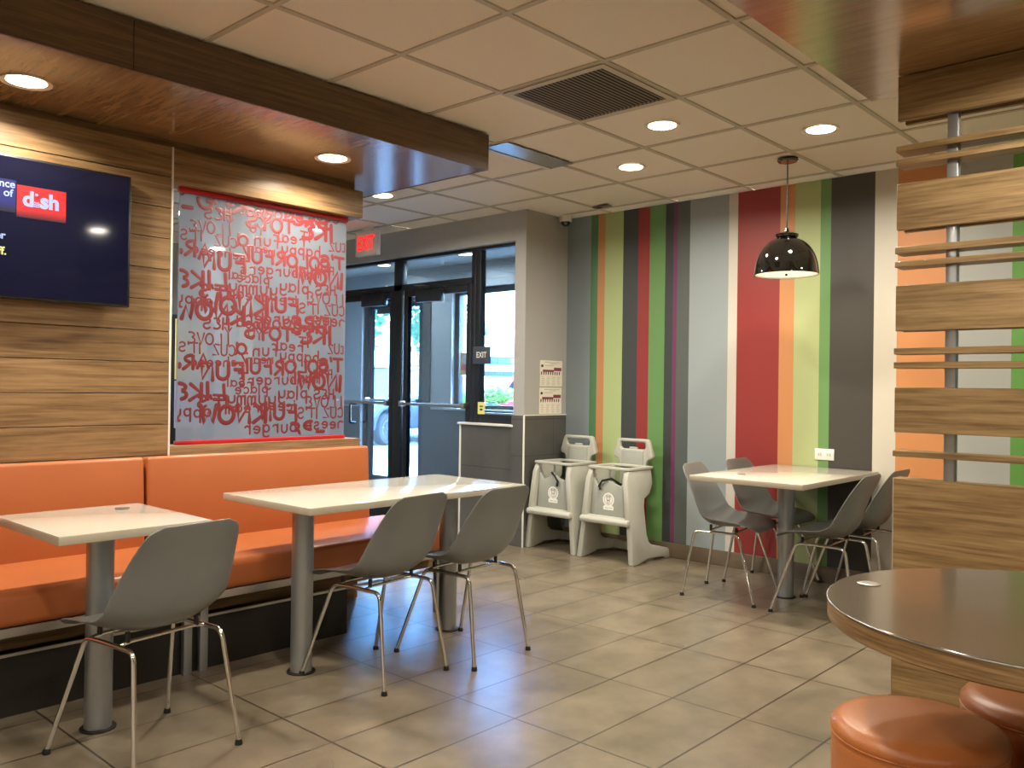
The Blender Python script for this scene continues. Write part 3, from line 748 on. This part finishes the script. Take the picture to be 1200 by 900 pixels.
# ------------------------------------------------------------------ slat divider on the right
t = thing('slat_divider', 'wood slat room divider with wide and narrow boards on steel posts', 'room divider', (3.66, .4, 0))
o = t.location
X = 3.638; Y1, Y0 = 1.207, -1.6
for z0, z1 in ((2.364, 2.546), (1.919, 2.106), (1.507, 1.692), (1.095, 1.278)):
    MB().box(X, X+.022, Y0, Y1, z0, z1, .0015, 1).build('wide_board', M_oakY, t, o=o)
    MB().box(X+.068, X+.09, Y0, Y1-.008, z0, z1, .0015, 1).build('wide_board', M_oakY, t, o=o)
for z0, z1 in ((2.236, 2.261), (2.180, 2.205), (1.822, 1.849), (1.766, 1.790), (1.412, 1.438), (1.355, 1.381), (.997, 1.021)):
    MB().box(X-.004, X+.094, Y0, Y1+.004, z0, z1, .0015, 1).build('narrow_slat', M_oakY, t, o=o)
mb = MB().box(X, X+.09, Y0, Y1, 0, .908, .0015, 1).build('base_panel', M_oakY, t, o=o)
MB().box(X-.001, X+.091, Y1, Y1+.003, 0, .909).build('pale_edge_strip', M_topedge, t, o=o)
for yc in (1.006, -.3, -1.4):
    MB().box(X+.025, X+.065, yc-.02, yc+.02, .9, 2.548, .002).build('steel_post', M_post, t, o=o)

# ------------------------------------------------------------------ round table and stools
t = thing('round_table', 'large round dark-topped table with a wood-grain edge at lower right', 'table', (2.293, .401, 0))
o = (2.293, .401, 0)
MB().lathe([(0, .752), (.488, .752), (.490, .7545), (.4885, .757), (0, .757)], o, 96).build('table_top', M_darktop, t, o=o)
MB().lathe([(0, .705), (.484, .705), (.4895, .71), (.4895, .7515), (0, .7515)], o, 96).build('wood_edge', M_round, t, o=o)
MB().lathe([(.4892, .7515), (.4915, .752), (.4915, .7545), (.489, .755)], o, 96).build('bright_rim', M_alu, t, o=o)
MB().lathe([(.045, .01), (.045, .705)], o, 28).build('post', M_post, t, o=o)
MB().lathe([(0, .698), (.13, .698), (.13, .705), (0, .705)], o, 28).build('mounting_plate', M_black, t, o=o)
MB().lathe([(.24, 0), (.24, .008), (.06, .02), (.05, .02)], o, 40).build('base_plate', M_matt, t, o=o)
MB().lathe([(0, .757), (.027, .757), (.029, .7585), (.024, .7595), (0, .7592)], (2.285, .817, 0), 24).build('tabletop_marker', M_alu, t, o=o)

def stool(x, y, label):
    t = thing('round_stool', label, 'stool', (x, y, 0), 0, 'orange vinyl drum stools under the round table')
    r = .2
    MB().lathe([(r-.012, .03), (r-.002, .05), (r, .10), (r, .38), (r-.001, .408), (r-.004, .412)], (0, 0, 0), 64).build('upholstered_drum', M_stool, t)
    MB().lathe([(r-.006, .409), (r+.001, .412), (r+.003, .418), (r+.001, .428), (r-.008, .440), (r-.024, .449), (r-.05, .452), (.08, .453), (0, .453)], (0, 0, 0), 64).build('seat_pad', M_stool, t)
    MB().lathe([(r-.002, .405), (r+.003, .408), (r+.003, .411), (r-.002, .414)], (0, 0, 0), 64).build('piping', M_stool, t)
    MB().lathe([(0, 0), (r-.03, 0), (r-.03, .035), (0, .035)], (0, 0, 0), 40).build('black_base', M_matt, t)
    return t
stool(2.245, .680, 'orange drum stool nearest the wood divider panel corner, seat in full view')
stool(2.655, .485, 'orange drum stool at the right edge of the photo, behind the front one')
stool(1.935, .372, 'orange drum stool cut off by the bottom edge, only its rim showing')

# ------------------------------------------------------------------ ceiling fittings
def downlight(x, y, z, label, r=.083, power=11., spread=2.9, warm=True, size=.13):
    t = thing('recessed_light', label, 'ceiling light', (x, y, z), 0, 'round recessed ceiling lights')
    MB().lathe([(r-.012, -.0005), (r+.004, -.003), (r+.012, -.006), (r+.012, 0), (r-.012, .004)], (0, 0, 0), 32, closed=True).build('trim_ring', M_ring, t)
    MB().lathe([(0, -.0035), (r-.010, -.0025)], (0, 0, 0), 32).build('diffuser', M_lens, t)
    ld = bpy.data.lights.new('lamp', 'AREA'); ld.shape = 'DISK'; ld.size = size; ld.energy = power*2.1; ld.color = (1.0, .925, .77) if warm else (.92, .96, 1.0); ld.spread = spread
    lo = bpy.data.objects.new('lamp', ld); C.objects.link(lo); lo.parent = t; lo.location = (0, 0, -.009)
    return t
downlight(3.888, 2.494, CZ, 'recessed light in the ceiling tile just past the air vent')
downlight(4.496, 3.111, CZ, 'recessed light nearest the striped wall, left of the pendant')
downlight(4.485, 1.884, CZ, 'recessed light right of the pendant lamp, above the far table')
downlight(1.215, 3.775, SZ, 'recessed light in the wood soffit above the television', power=12., spread=2.6)
downlight(2.705, 3.78, SZ, 'recessed light in the wood soffit before the lettered glass', power=12., spread=2.6)
downlight(4.01, 4.983, CZ, 'recessed light in the lobby ceiling past the soffit end')
for i, (x, y) in enumerate([(1.43, 1.27), (.2, 1.9), (-1.0, .66), (.82, -.56), (-.4, -1.8), (3.0, .52), (1.43, -1.8), (4.5, .05), (4.5, -1.8), (-2.2, 2.5), (-2.2, -1.2), (2.04, 5.6), (.8, 6.8)]):  # unseen downlights added to light the room and, cooler, the lobby
    downlight(x, y, (2.55 if (y < 1.4 and x < 3.88) else CZ), ('unseen recessed light added to the ceiling over or behind the camera' if y < 4 else 'unseen recessed light added to the lobby ceiling behind the wood wall'), power=10. if y < 4 else 24., warm=y < 4)

downlight(5.62, 5.75, 2.499, 'vestibule ceiling light seen through the transom glass, nearer one', warm=False, power=6.)
downlight(5.62, 6.95, 2.499, 'vestibule ceiling light seen through the transom glass, farther left one', warm=False, power=6.)
# pendant
t = thing('pendant_lamp', 'glossy black dome pendant lamp hanging over the far table', 'pendant lamp', (4.93, 2.272, CZ))
o = t.location
MB().lathe([(0, 0), (.062, 0), (.062, -.012), (.055, -.02), (0, -.02)], (4.93, 2.272, CZ), 28).build('canopy', M_gloss, t, o=o)
MB().tube([(4.93, 2.272, CZ-.02), (4.93, 2.272, 2.238)], .004, 8).build('cord', M_black, t, o=o)
dome = []
R_, Ht = .187, .225; zb = 1.958
for k in range(15):
    a = k/14*PI/2; dome.append((R_*math.cos(a)**.82 if k < 14 else 0, Ht*math.sin(a)))
out_ = [(r, zb+z) for r, z in dome if r > .05]+[(.066, zb+Ht+.002), (.068, zb+Ht+.018), (.05, zb+Ht+.026), (.014, zb+Ht+.03), (.010, zb+Ht+.055), (0, zb+Ht+.06)]
MB().lathe([(R_-.001, zb-.002), (R_+.002, zb-.002), (R_+.002, zb+.004)]+out_[1:], (4.93, 2.272, 0), 48, caps=False).build('shade', M_gloss, t, o=o)
M_inner = plain('white_enamel', (240, 234, 214), .35)
inn = [((r-.004), zb+z*.97-.001) for r, z in dome if r > .03]+[(0, zb+Ht*.965)]
MB().lathe(inn, (4.93, 2.272, 0), 48, caps=False).build('shade_lining', M_inner, t, o=o)
MB().lathe([(0, .006), (R_-.012, .006), (R_-.008, .009), (R_-.012, .012), (0, .012)], (4.93, 2.272, zb), 48).build('diffuser', emit('pendant_glow', (255, 240, 196), 1.15), t, o=o)
MB().lathe([(0, -.008), (.006, -.006), (.008, .0), (.006, .006)], (4.93, 2.272, zb), 14).build('centre_knob', M_black, t, o=o)
ld = bpy.data.lights.new('lamp', 'AREA'); ld.shape = 'DISK'; ld.size = .33; ld.energy = 3.; ld.color = (1, .86, .62)
lo = bpy.data.objects.new('lamp', ld); C.objects.link(lo); lo.parent = t; lo.location = (0, 0, zb-.012-CZ)

# return air grille
t = thing('air_vent', 'square return air grille with dark louvres in the ceiling', 'air vent', (3.268, 2.502, CZ))
o = t.location
x0, x1, y0, y1 = 2.972, 3.564, 2.206, 2.798
MB().prism([(x0, y0), (x1, y0), (x1, y1), (x0, y1)], 'Z', CZ-.008, CZ-.003, .001, 1, hole=[(x0+.035, y0+.035), (x1-.035, y0+.035), (x1-.035, y1-.035), (x0+.035, y1-.035)]).build('frame', M_tbar, t, o=o)
MB().box(x0+.03, x1-.03, y0+.03, y1-.03, CZ+.002, CZ+.0055).build('dark_cavity', plain('dark_duct', (30, 22, 18), .8), t, o=o)
mb = MB()
nl = 22
for k in range(nl):
    y = y0+.04+(y1-y0-.08)*(k+.5)/nl
    mb.add([(x0+.03, y-.0058, CZ-.006), (x1-.03, y-.0058, CZ-.006), (x1-.03, y+.0058, CZ-.0055), (x0+.03, y+.0058, CZ-.0055)], [[0, 1, 2, 3]])
mb.build('louvres', plain('louvre_metal', (128, 118, 104), .6), t, o=o)

# slot diffuser near the soffit
t = thing('slot_diffuser', 'shiny metal slot air diffuser in the ceiling beside the wood soffit', 'air diffuser', (3.88, 3.47, CZ))
o = t.location
MB().box(3.575, 4.185, 3.33, 3.50, CZ-.007, CZ-.003, .001, 1).build('plate', plain('polished_plate', (170, 168, 162), .28, metal=.9), t, o=o)
MB().box(3.575, 4.185, 3.50, 3.53, CZ-.012, CZ-.003, .001, 1).build('edge_bar', M_paintwhite, t, o=o)
# small square sensor and dome camera
t = thing('ceiling_sensor', 'small dark ceiling sensor plate near the left end of the stripes', 'sensor', (5.308, 3.933, CZ))
MB().box(-.03, .03, -.075, .075, -.012, -.004, .002, 1).build('plate', plain('sensor_grey', (110, 102, 90), .5), t)
MB().lathe([(0, -.02), (.02, -.016), (.024, -.012)], (0, .03, 0), 16).build('lens', M_black, t)
t = thing('dome_camera', 'white dome security camera under the ceiling at the grey corner', 'security camera', (5.44, 4.40, CZ))
MB().lathe([(.05, -.003), (.052, -.03), (.05, -.045), (.042, -.05)], (0, 0, 0), 28).build('housing', M_white, t)
MB().lathe([(.040, -.048), (.036, -.066), (.022, -.082), (0, -.09)], (0, 0, 0), 28).build('dark_dome', M_gloss, t)

# exit sign
t = thing('exit_sign', 'white ceiling exit sign with glowing red EXIT letters', 'exit sign', (4.74, 6.09, CZ))
o = t.location
MB().box(4.725, 4.775, 5.945, 6.245, 2.405, 2.622, .008, 3).build('housing', plain('exit_sign_face', (236, 222, 214), .4), t, o=o)
MB().box(4.735, 4.765, 6.03, 6.16, 2.62, CZ-.003, .004).build('canopy', M_white, t, o=o)
font_text('exit_letters', 'EXIT', .175, emit('exit_red', (255, 30, 30), 1.6), t, (4.7245, 6.097, 2.512), (PI/2, 0, -PI/2), bold=.006, stretch=.66, o=o)

# small EXIT plate on the mullion, label stickers
t = thing('exit_plate', 'small dark plate lettered EXIT on the door mullion', 'sign', (5.085, 4.98, 1.43))
o = t.location
MB().box(5.078, 5.0985, 4.895, 5.085, 1.448, 1.592, .003).build('plate', plain('plate_charcoal', (58, 66, 78), .4), t, o=o)
font_text('exit_letters', 'EXIT', .068, M_white, t, (5.0775, 4.985, 1.52), (PI/2, 0, -PI/2), bold=.001, stretch=.85, o=o)
t = thing('window_sticker', 'orange-bordered round-logo sticker on the entrance window', 'sticker', (6.085, 6.19, 1.37))
o = t.location
MB().box(6.086, 6.09, 6.12, 6.275, 1.375, 1.60).build('backing', plain('sticker_orange', (240, 176, 96), .5), t, o=o)
MB().box(6.0855, 6.087, 6.13, 6.265, 1.42, 1.48).build('red_band', plain('sticker_red', (226, 84, 66), .5), t, o=o)
mb = MB(); mb.add([(6.0852, 6.1975+.055*math.cos(a*PI/10), 1.535+.05*math.sin(a*PI/10)) for a in range(20)], [list(range(20))])
mb.build('white_disc', M_white, t, o=o)
t = thing('warning_label', 'small yellow label on the side window frame above the half wall', 'label', (5.095, 4.93, .99))
o = t.location
MB().box(5.094, 5.099, 4.955, 5.035, 1.03, 1.13).build('yellow_label', plain('label_yellow', (226, 220, 130), .5), t, o=o)
mb = MB(); mb.box(5.0935, 5.0945, 4.975, 5.015, 1.09, 1.10); mb.box(5.0935, 5.0945, 4.98, 5.01, 1.06, 1.075)
mb.build('label_print', M_black, t, o=o)

# posters on the pier
def poster(z0, z1, label, dx=0):
    t = thing('notice_poster', label, 'poster', (5.36, 4.468, z0), 0, 'printed notices on the grey pier')
    o = t.location; y = 4.4685
    xa, xb = 5.218+dx, 5.498+dx; w = xb-xa; h = z1-z0
    MB().box(xa, xb, y-.0025, y, z0, z1).build('sheet', plain('poster_paper', (232, 224, 208), .6), t, o=o)
    y -= .0027
    mb = MB(); mb.box(xa+.12*w, xa+.62*w, y-.0006, y, z0+.56*h, z0+.64*h); mb.box(xa+.62*w, xa+.96*w, y-.0006, y, z0+.60*h, z0+.73*h)
    mb.build('maroon_blocks', plain('poster_maroon', (132, 56, 84), .6), t, o=o)
    mb = MB()
    for k in range(9):
        a = xa+(.05+.10*k)*w; mb.prism([(a, z0+.44*h), (a+.03*w, z0+.44*h), (a+.045*w, z0+.53*h), (a+.03*w, z0+.57*h), (a, z0+.56*h)], 'Y', y-.0006, y)
    mb.box(xa+.05*w, xa+.14*w, y-.0006, y, z0+.74*h, z0+.83*h)
    mb.build('figures', M_black, t, o=o)
    mb = MB(); rnd = random.Random(3)
    for c in range(4):
        for r in range(6):
            a = xa+(.06+.235*c)*w; zz = z0+(.06+.058*r)*h; mb.box(a, a+w*(.1+.08*rnd.random()), y-.0006, y, zz, zz+.012*h)
    mb.box(xa+.2*w, xa+.6*w, y-.0006, y, z0+.80*h, z0+.815*h); mb.box(xa+.2*w, xa+.9*w, y-.0006, y, z0+.92*h, z0+.935*h); mb.box(xa+.45*w, xa+.75*w, y-.0006, y, z0+.87*h, z0+.885*h)
    mb.build('small_print', plain('poster_grey_ink', (150, 144, 136), .7), t, o=o)
poster(1.268, 1.478, 'upper of two printed notices taped to the grey pier', .004)
poster(1.046, 1.258, 'lower of two printed notices taped to the grey pier')

# wall outlet
t = thing('wall_outlet', 'white double outlet plate on the green and black stripes', 'outlet', (5.56, 2.282, .843))
MB().box(-.008, 0, -.064, .064, -.037, .037, .003, 2).build('plate', M_white, t)
mb = MB()
for yy in (-.03, .03):
    mb.box(-.0095, -.0075, yy-.017, yy+.017, -.014, .014, .001, 1)
mb.build('socket_faces', plain('socket_cream', (206, 200, 186), .4), t)
mb = MB()
for yy in (-.03, .03):
    for d in (-.007, .007): mb.box(-.0102, -.0094, yy+d-.0012, yy+d+.0012, -.006, .004)
mb.build('slots', M_black, t)

# ------------------------------------------------------------------ outdoors
M_asph = plain('asphalt', (128, 128, 126), .9, noise=.12, nscale=2.)
struct('parking_lot', MB().box(6.2, 90, -30, 90, -.12, -.02), M_asph)
struct('sidewalk', MB().box(6.2, 9.4, -10, 40, -.1, 0), plain('concrete', (196, 194, 188), .9))

def car(name, label, loc, rotz, body_rgb, pickup=False):
    t = thing(name, label, 'car' if not pickup else 'truck', loc, rotz)
    body = plain(name+'_paint', body_rgb, .25, metal=.2, coat=1., noise=.02)
    L_, W_ = 4.7, 1.86
    if not pickup:
        prof = [(-.92, .32), (-.95, .62), (-.86, .84), (-.30, 1.0), (.25, 1.08), (.85, 1.60), (1.2, 1.70), (2.7, 1.70), (3.4, 1.55), (3.72, 1.08), (3.78, .60), (3.70, .32)]
    else:
        prof = [(-.95, .42), (-.98, .85), (-.88, 1.06), (.35, 1.15), (.85, 1.72), (2.2, 1.76), (2.4, 1.2), (4.2, 1.2), (4.25, .55), (4.15, .42)]
    # body outline with wheel arches cut out
    base = []
    xr = prof[-1][0]; zb_ = prof[0][1]
    for cx in (2.75, 0):
        base.append((cx+.42, zb_))
        for k in range(1, 10): a = k*PI/10; base.append((cx+.42*math.cos(a), max(zb_, .34+.42*math.sin(a))))
        base.append((cx-.42, zb_))
    poly = prof+base
    bd = MB().prism(poly, 'Y', -W_/2, W_/2, .05, 3).build('body', body, t)
    mb = MB()
    for sy in (-1, 1):
        y = sy*(W_/2+.002)
        if not pickup: q = [[(.52, 1.10), (.98, 1.54), (1.62, 1.58), (1.62, 1.10)], [(1.70, 1.10), (1.70, 1.58), (2.6, 1.58), (2.6, 1.10)], [(2.68, 1.10), (2.68, 1.57), (3.25, 1.47), (3.5, 1.12)]]
        else: q = [[(.6, 1.18), (.98, 1.62), (1.5, 1.66), (1.5, 1.18)], [(1.58, 1.18), (1.58, 1.66), (2.15, 1.66), (2.25, 1.18)]]
        for g_ in q: mb.add([(p[0], y, p[1]) for p in g_], [[0, 1, 2, 3]])
    ws = [(.31, 1.1), (.87, 1.59)]
    mb.add([(ws[0][0], -.7, ws[0][1]+.03), (ws[0][0], .7, ws[0][1]+.03), (ws[1][0], .6, ws[1][1]+.02), (ws[1][0], -.6, ws[1][1]+.02)], [[0, 1, 2, 3]])
    mb.build('windows', plain(name+'_glass', (26, 32, 38), .05, noise=.02), t)
    tyre = plain(name+'_tyre', (30, 30, 32), .8); rim = plain(name+'_rim', (200, 202, 206), .25, metal=.9)
    for cx in (0, 2.75):
        for sy in (-1, 1):
            bm = MB().lathe([(.20, -.11), (.31, -.11), (.335, -.08), (.335, .08), (.31, .11), (.20, .11)], (0, 0, 0), 32)
            bm.v = [(cx+p[0], sy*(W_/2-.12)+p[2], .335+p[1]) for p in bm.v]
            w = bm.build('wheel', tyre, t)
            rm = MB()
            for k in range(7):
                a = 2*PI*k/7; c_, s_ = math.cos(a), math.sin(a); yy = sy*(W_/2-.01)
                rm.add([(cx-.03*s_, yy, .335+.03*c_), (cx+.03*s_, yy, .335-.03*c_), (cx+.21*c_+.02*s_, yy, .335+.21*s_-.02*c_), (cx+.21*c_-.02*s_, yy, .335+.21*s_+.02*c_)], [[0, 1, 2, 3]])
            r2 = MB().lathe([(.195, -.005), (.215, -.005), (.215, .005), (.195, .005)], (0, 0, 0), 28, closed=True)
            r2.v = [(cx+p[0], sy*(W_/2-.01)+p[2], .335+p[1]) for p in r2.v]; rm.add(r2.v, r2.f, True)
            rm.build('rim', rim, w)
    MB().box(-.96, -.90, -.7, -.4, .66, .8, .01).build('headlight', M_white, t); MB().box(-.96, -.90, .4, .7, .66, .8, .01).build('headlight', M_white, t)
    MB().box(-.99, -.9, -.85, .85, .34, .52, .02).build('bumper', M_black, t)
    return t
# long axis square to the line of sight, nose towards the left of the picture
ang = math.atan2(-.738, .674)
nx, ny = math.cos(ang), math.sin(ang)   # car +x (towards its tail)
hx, hy = -ny, nx                        # car +y
def car_loc(wx, wy, side=-1): return (wx-hx*side*.93, wy-hy*side*.93, -.02)
# the visible flank is the one facing the building
side = -1 if (hx*-.638+hy*-.77) < 0 else 1
car('parked_suv', 'blue-grey car parked outside the left glass door, front wheel showing', (11.55, 15.2, -.02), math.radians(14), (58, 68, 88))
car('parked_pickup', 'red pickup truck parked far beyond the side window', (24.5, 23.5, -.02), ang, (196, 36, 44), True)
car('parked_wagon', 'blue car far out in the lot beyond the left door', (22.5, 30.3, -.02), ang+.05, (52, 70, 150))

t = thing('white_building', 'white commercial building across the parking lot beyond the left door', 'building', (36, 52, 0), ang)
MB().box(-16, 12, -4, 4, 0, 5.2).build('wall', plain('white_render', (238, 236, 230), .8), t)
MB().box(-16.3, 12.3, -4.3, 4.3, 5.2, 5.6, .03).build('roof', plain('roof_grey', (180, 176, 170), .8), t)
for k in range(9):
    MB().box(-14.5+3*k, -13.1+3*k, -4.05, -3.98, 1.3, 2.7).build('window', plain('far_window', (70, 84, 96), .2), t)
MB().box(-10, -6, -4.25, -4.05, 3.4, 4.2, .03).build('red_sign', M_red, t)
t = thing('billboard', 'low dark blue board with white marks beyond the side window', 'billboard', (30.2, 27.0, 0), ang)
MB().box(-2.2, 2.2, -.08, .08, 1.75, 2.7, .02).build('board', plain('board_navy', (56, 66, 88), .5), t)
mb = MB(); mb.box(-1.8, .9, -.1, -.08, 2.0, 2.3); mb.box(.2, 1.9, -.1, -.08, 1.82, 1.94)
for k in range(3): mb.box(-.5+.45*k, -.2+.45*k, -.1, -.08, 2.4, 2.58)
mb.build('white_marks', M_white, t)
for sx in (-1.6, 1.6): MB().box(sx-.06, sx+.06, -.06, .06, 0, 1.76).build('leg', M_alu, t)

def leaves(mb, c, r, n, size, rnd):
    for i in range(n):
        d = Vector((rnd.gauss(0, 1), rnd.gauss(0, 1), rnd.gauss(0, 1))).normalized()*(rnd.random()**.4)
        p = Vector((c[0]+d.x*r[0], c[1]+d.y*r[1], c[2]+d.z*r[2]))
        a = Vector((rnd.uniform(-1, 1), rnd.uniform(-1, 1), rnd.uniform(-1, 1))).normalized(); b_ = a.orthogonal().normalized()
        s_ = size*(.6+.8*rnd.random())
        mb.add([p-a*s_, p+b_*s_*.5, p+a*s_, p-b_*s_*.5], [[0, 1, 2, 3]])
def shrub(x, y, s, seed, label):
    rnd = random.Random(seed)
    t = thing('shrub', label, 'shrub', (x, y, .86), 0, 'shrubs in the planter outside')
    mb = MB(); leaves(mb, (0, 0, .33*s), (.55*s, .55*s, .32*s), 900, .05, rnd); mb.build('foliage', M_leaf, t)
    mb = MB()
    for k in range(5): mb.tube([(0, 0, 0), (.25*s*math.cos(k*1.3), .25*s*math.sin(k*1.3), .4*s)], .012, 5)
    mb.build('stem', M_bark, t)
M_leaf = plain('shrub_leaves', (126, 168, 62), .6, noise=.35, nscale=4.); M_bark = plain('bark', (92, 74, 56), .9)
M_leaf2 = plain('tree_leaves', (66, 118, 74), .6, noise=.3, nscale=1.5)
d0 = Vector((.72, .69)); n0 = Vector((-.69, .72))
t = thing('planter', 'pale concrete planter bed outside the side window', 'planter', (14.0, 13.2, 0), math.atan2(-.72, .69))
MB().box(-1.3, 3.4, -.6, .6, -.02, .78, .02).build('wall', plain('pale_stone', (226, 220, 206), .9), t)
MB().box(-1.2, 3.3, -.5, .5, .78, .80).build('soil', plain('mulch', (120, 92, 66), .95), t)
for k, (u, s_, lab) in enumerate([(-.85, .62, 'yellow-green shrub in the planter, hidden mostly by the mullion'), (.0, .7, 'yellow-green shrub in the planter, leftmost seen through the side window'), (.95, .8, 'bushy green shrub in the planter, right in the side window'), (1.95, .75, 'green shrub in the planter, last on the right')]):
    shrub(14.0+u*.69, 13.2-u*.72, s_, 30+k, lab)
def tree(x, y, h, r, seed, label):
    rnd = random.Random(seed)
    t = thing('tree', label, 'tree', (x, y, 0), 0, 'trees across the parking lot')
    MB().tube([(0, 0, 0), (.05, 0, h*.4), (0, .1, h*.75)], [.22, .17, .06], 10).build('trunk', M_bark, t)
    mb = MB()
    for k in range(9):
        a = k*2.4; q = r*.55
        leaves(mb, (q*math.cos(a)*(k/9), q*math.sin(a)*(k/9), h*(.5+.05*k)), (r*.55, r*.55, r*.45), 420, .16, rnd)
    mb.build('crown', M_leaf2, t)
tree(17.2, 22.9, 6.6, 2.2, 5, 'leafy tree beyond the blue-grey car outside the left door')
tree(30, 33, 7.5, 3.0, 8, 'larger tree far behind the parked cars')

# ------------------------------------------------------------------ sky and sun
w = bpy.data.worlds.new('World'); sc.world = w; w.use_nodes = True
nt = w.node_tree; bg = nt.nodes['Background']
sky = N(nt, 'ShaderNodeTexSky', sky_type='NISHITA'); sky.sun_elevation = math.radians(52); sky.sun_rotation = math.radians(160); sky.sun_intensity = .3; sky.sun_disc = False
sky.air_density = 1.0; sky.dust_density = .6
L(nt, sky.outputs[0], bg.inputs[0]); bg.inputs[1].default_value = 24.
sun = bpy.data.lights.new('sun', 'SUN'); sun.energy = 14.; sun.angle = .01; sun.color = (1, .96, .9)
so = bpy.data.objects.new('sun', sun); C.objects.link(so); so.rotation_euler = Vector((.35, -.55, .75)).to_track_quat('Z', 'Y').to_euler()

# ------------------------------------------------------------------ camera
cam = bpy.data.cameras.new('camera'); cam.sensor_width = 36; cam.lens = 1004.87/1200*36; cam.clip_start = .02; cam.clip_end = 300
co = bpy.data.objects.new('camera', cam); C.objects.link(co)
r = Vector((0.67420954, -0.73841439, 0.01362701)); u = Vector((-0.01197509, 0.00751871, 0.99990003)); f = Vector((0.73844302, 0.67430532, 0.00377339))
co.matrix_world = Matrix(((r.x, u.x, -f.x, 0), (r.y, u.y, -f.y, 0), (r.z, u.z, -f.z, H), (0, 0, 0, 1)))
sc.camera = co
sc.view_settings.view_transform = 'Standard'; sc.view_settings.look = 'None'; sc.view_settings.exposure = .25; sc.view_settings.gamma = 1.; sc.view_settings.use_curve_mapping = False
sc.cycles.use_denoising = True; sc.cycles.denoising_prefilter = 'ACCURATE'; sc.cycles.denoising_input_passes = 'RGB_ALBEDO_NORMAL'; sc.cycles.use_adaptive_sampling = False
sc.cycles.max_bounces = 10; sc.cycles.transparent_max_bounces = 16; sc.cycles.diffuse_bounces = 5; sc.cycles.sample_clamp_indirect = 3.
sc.cycles.caustics_reflective = False; sc.cycles.caustics_refractive = False
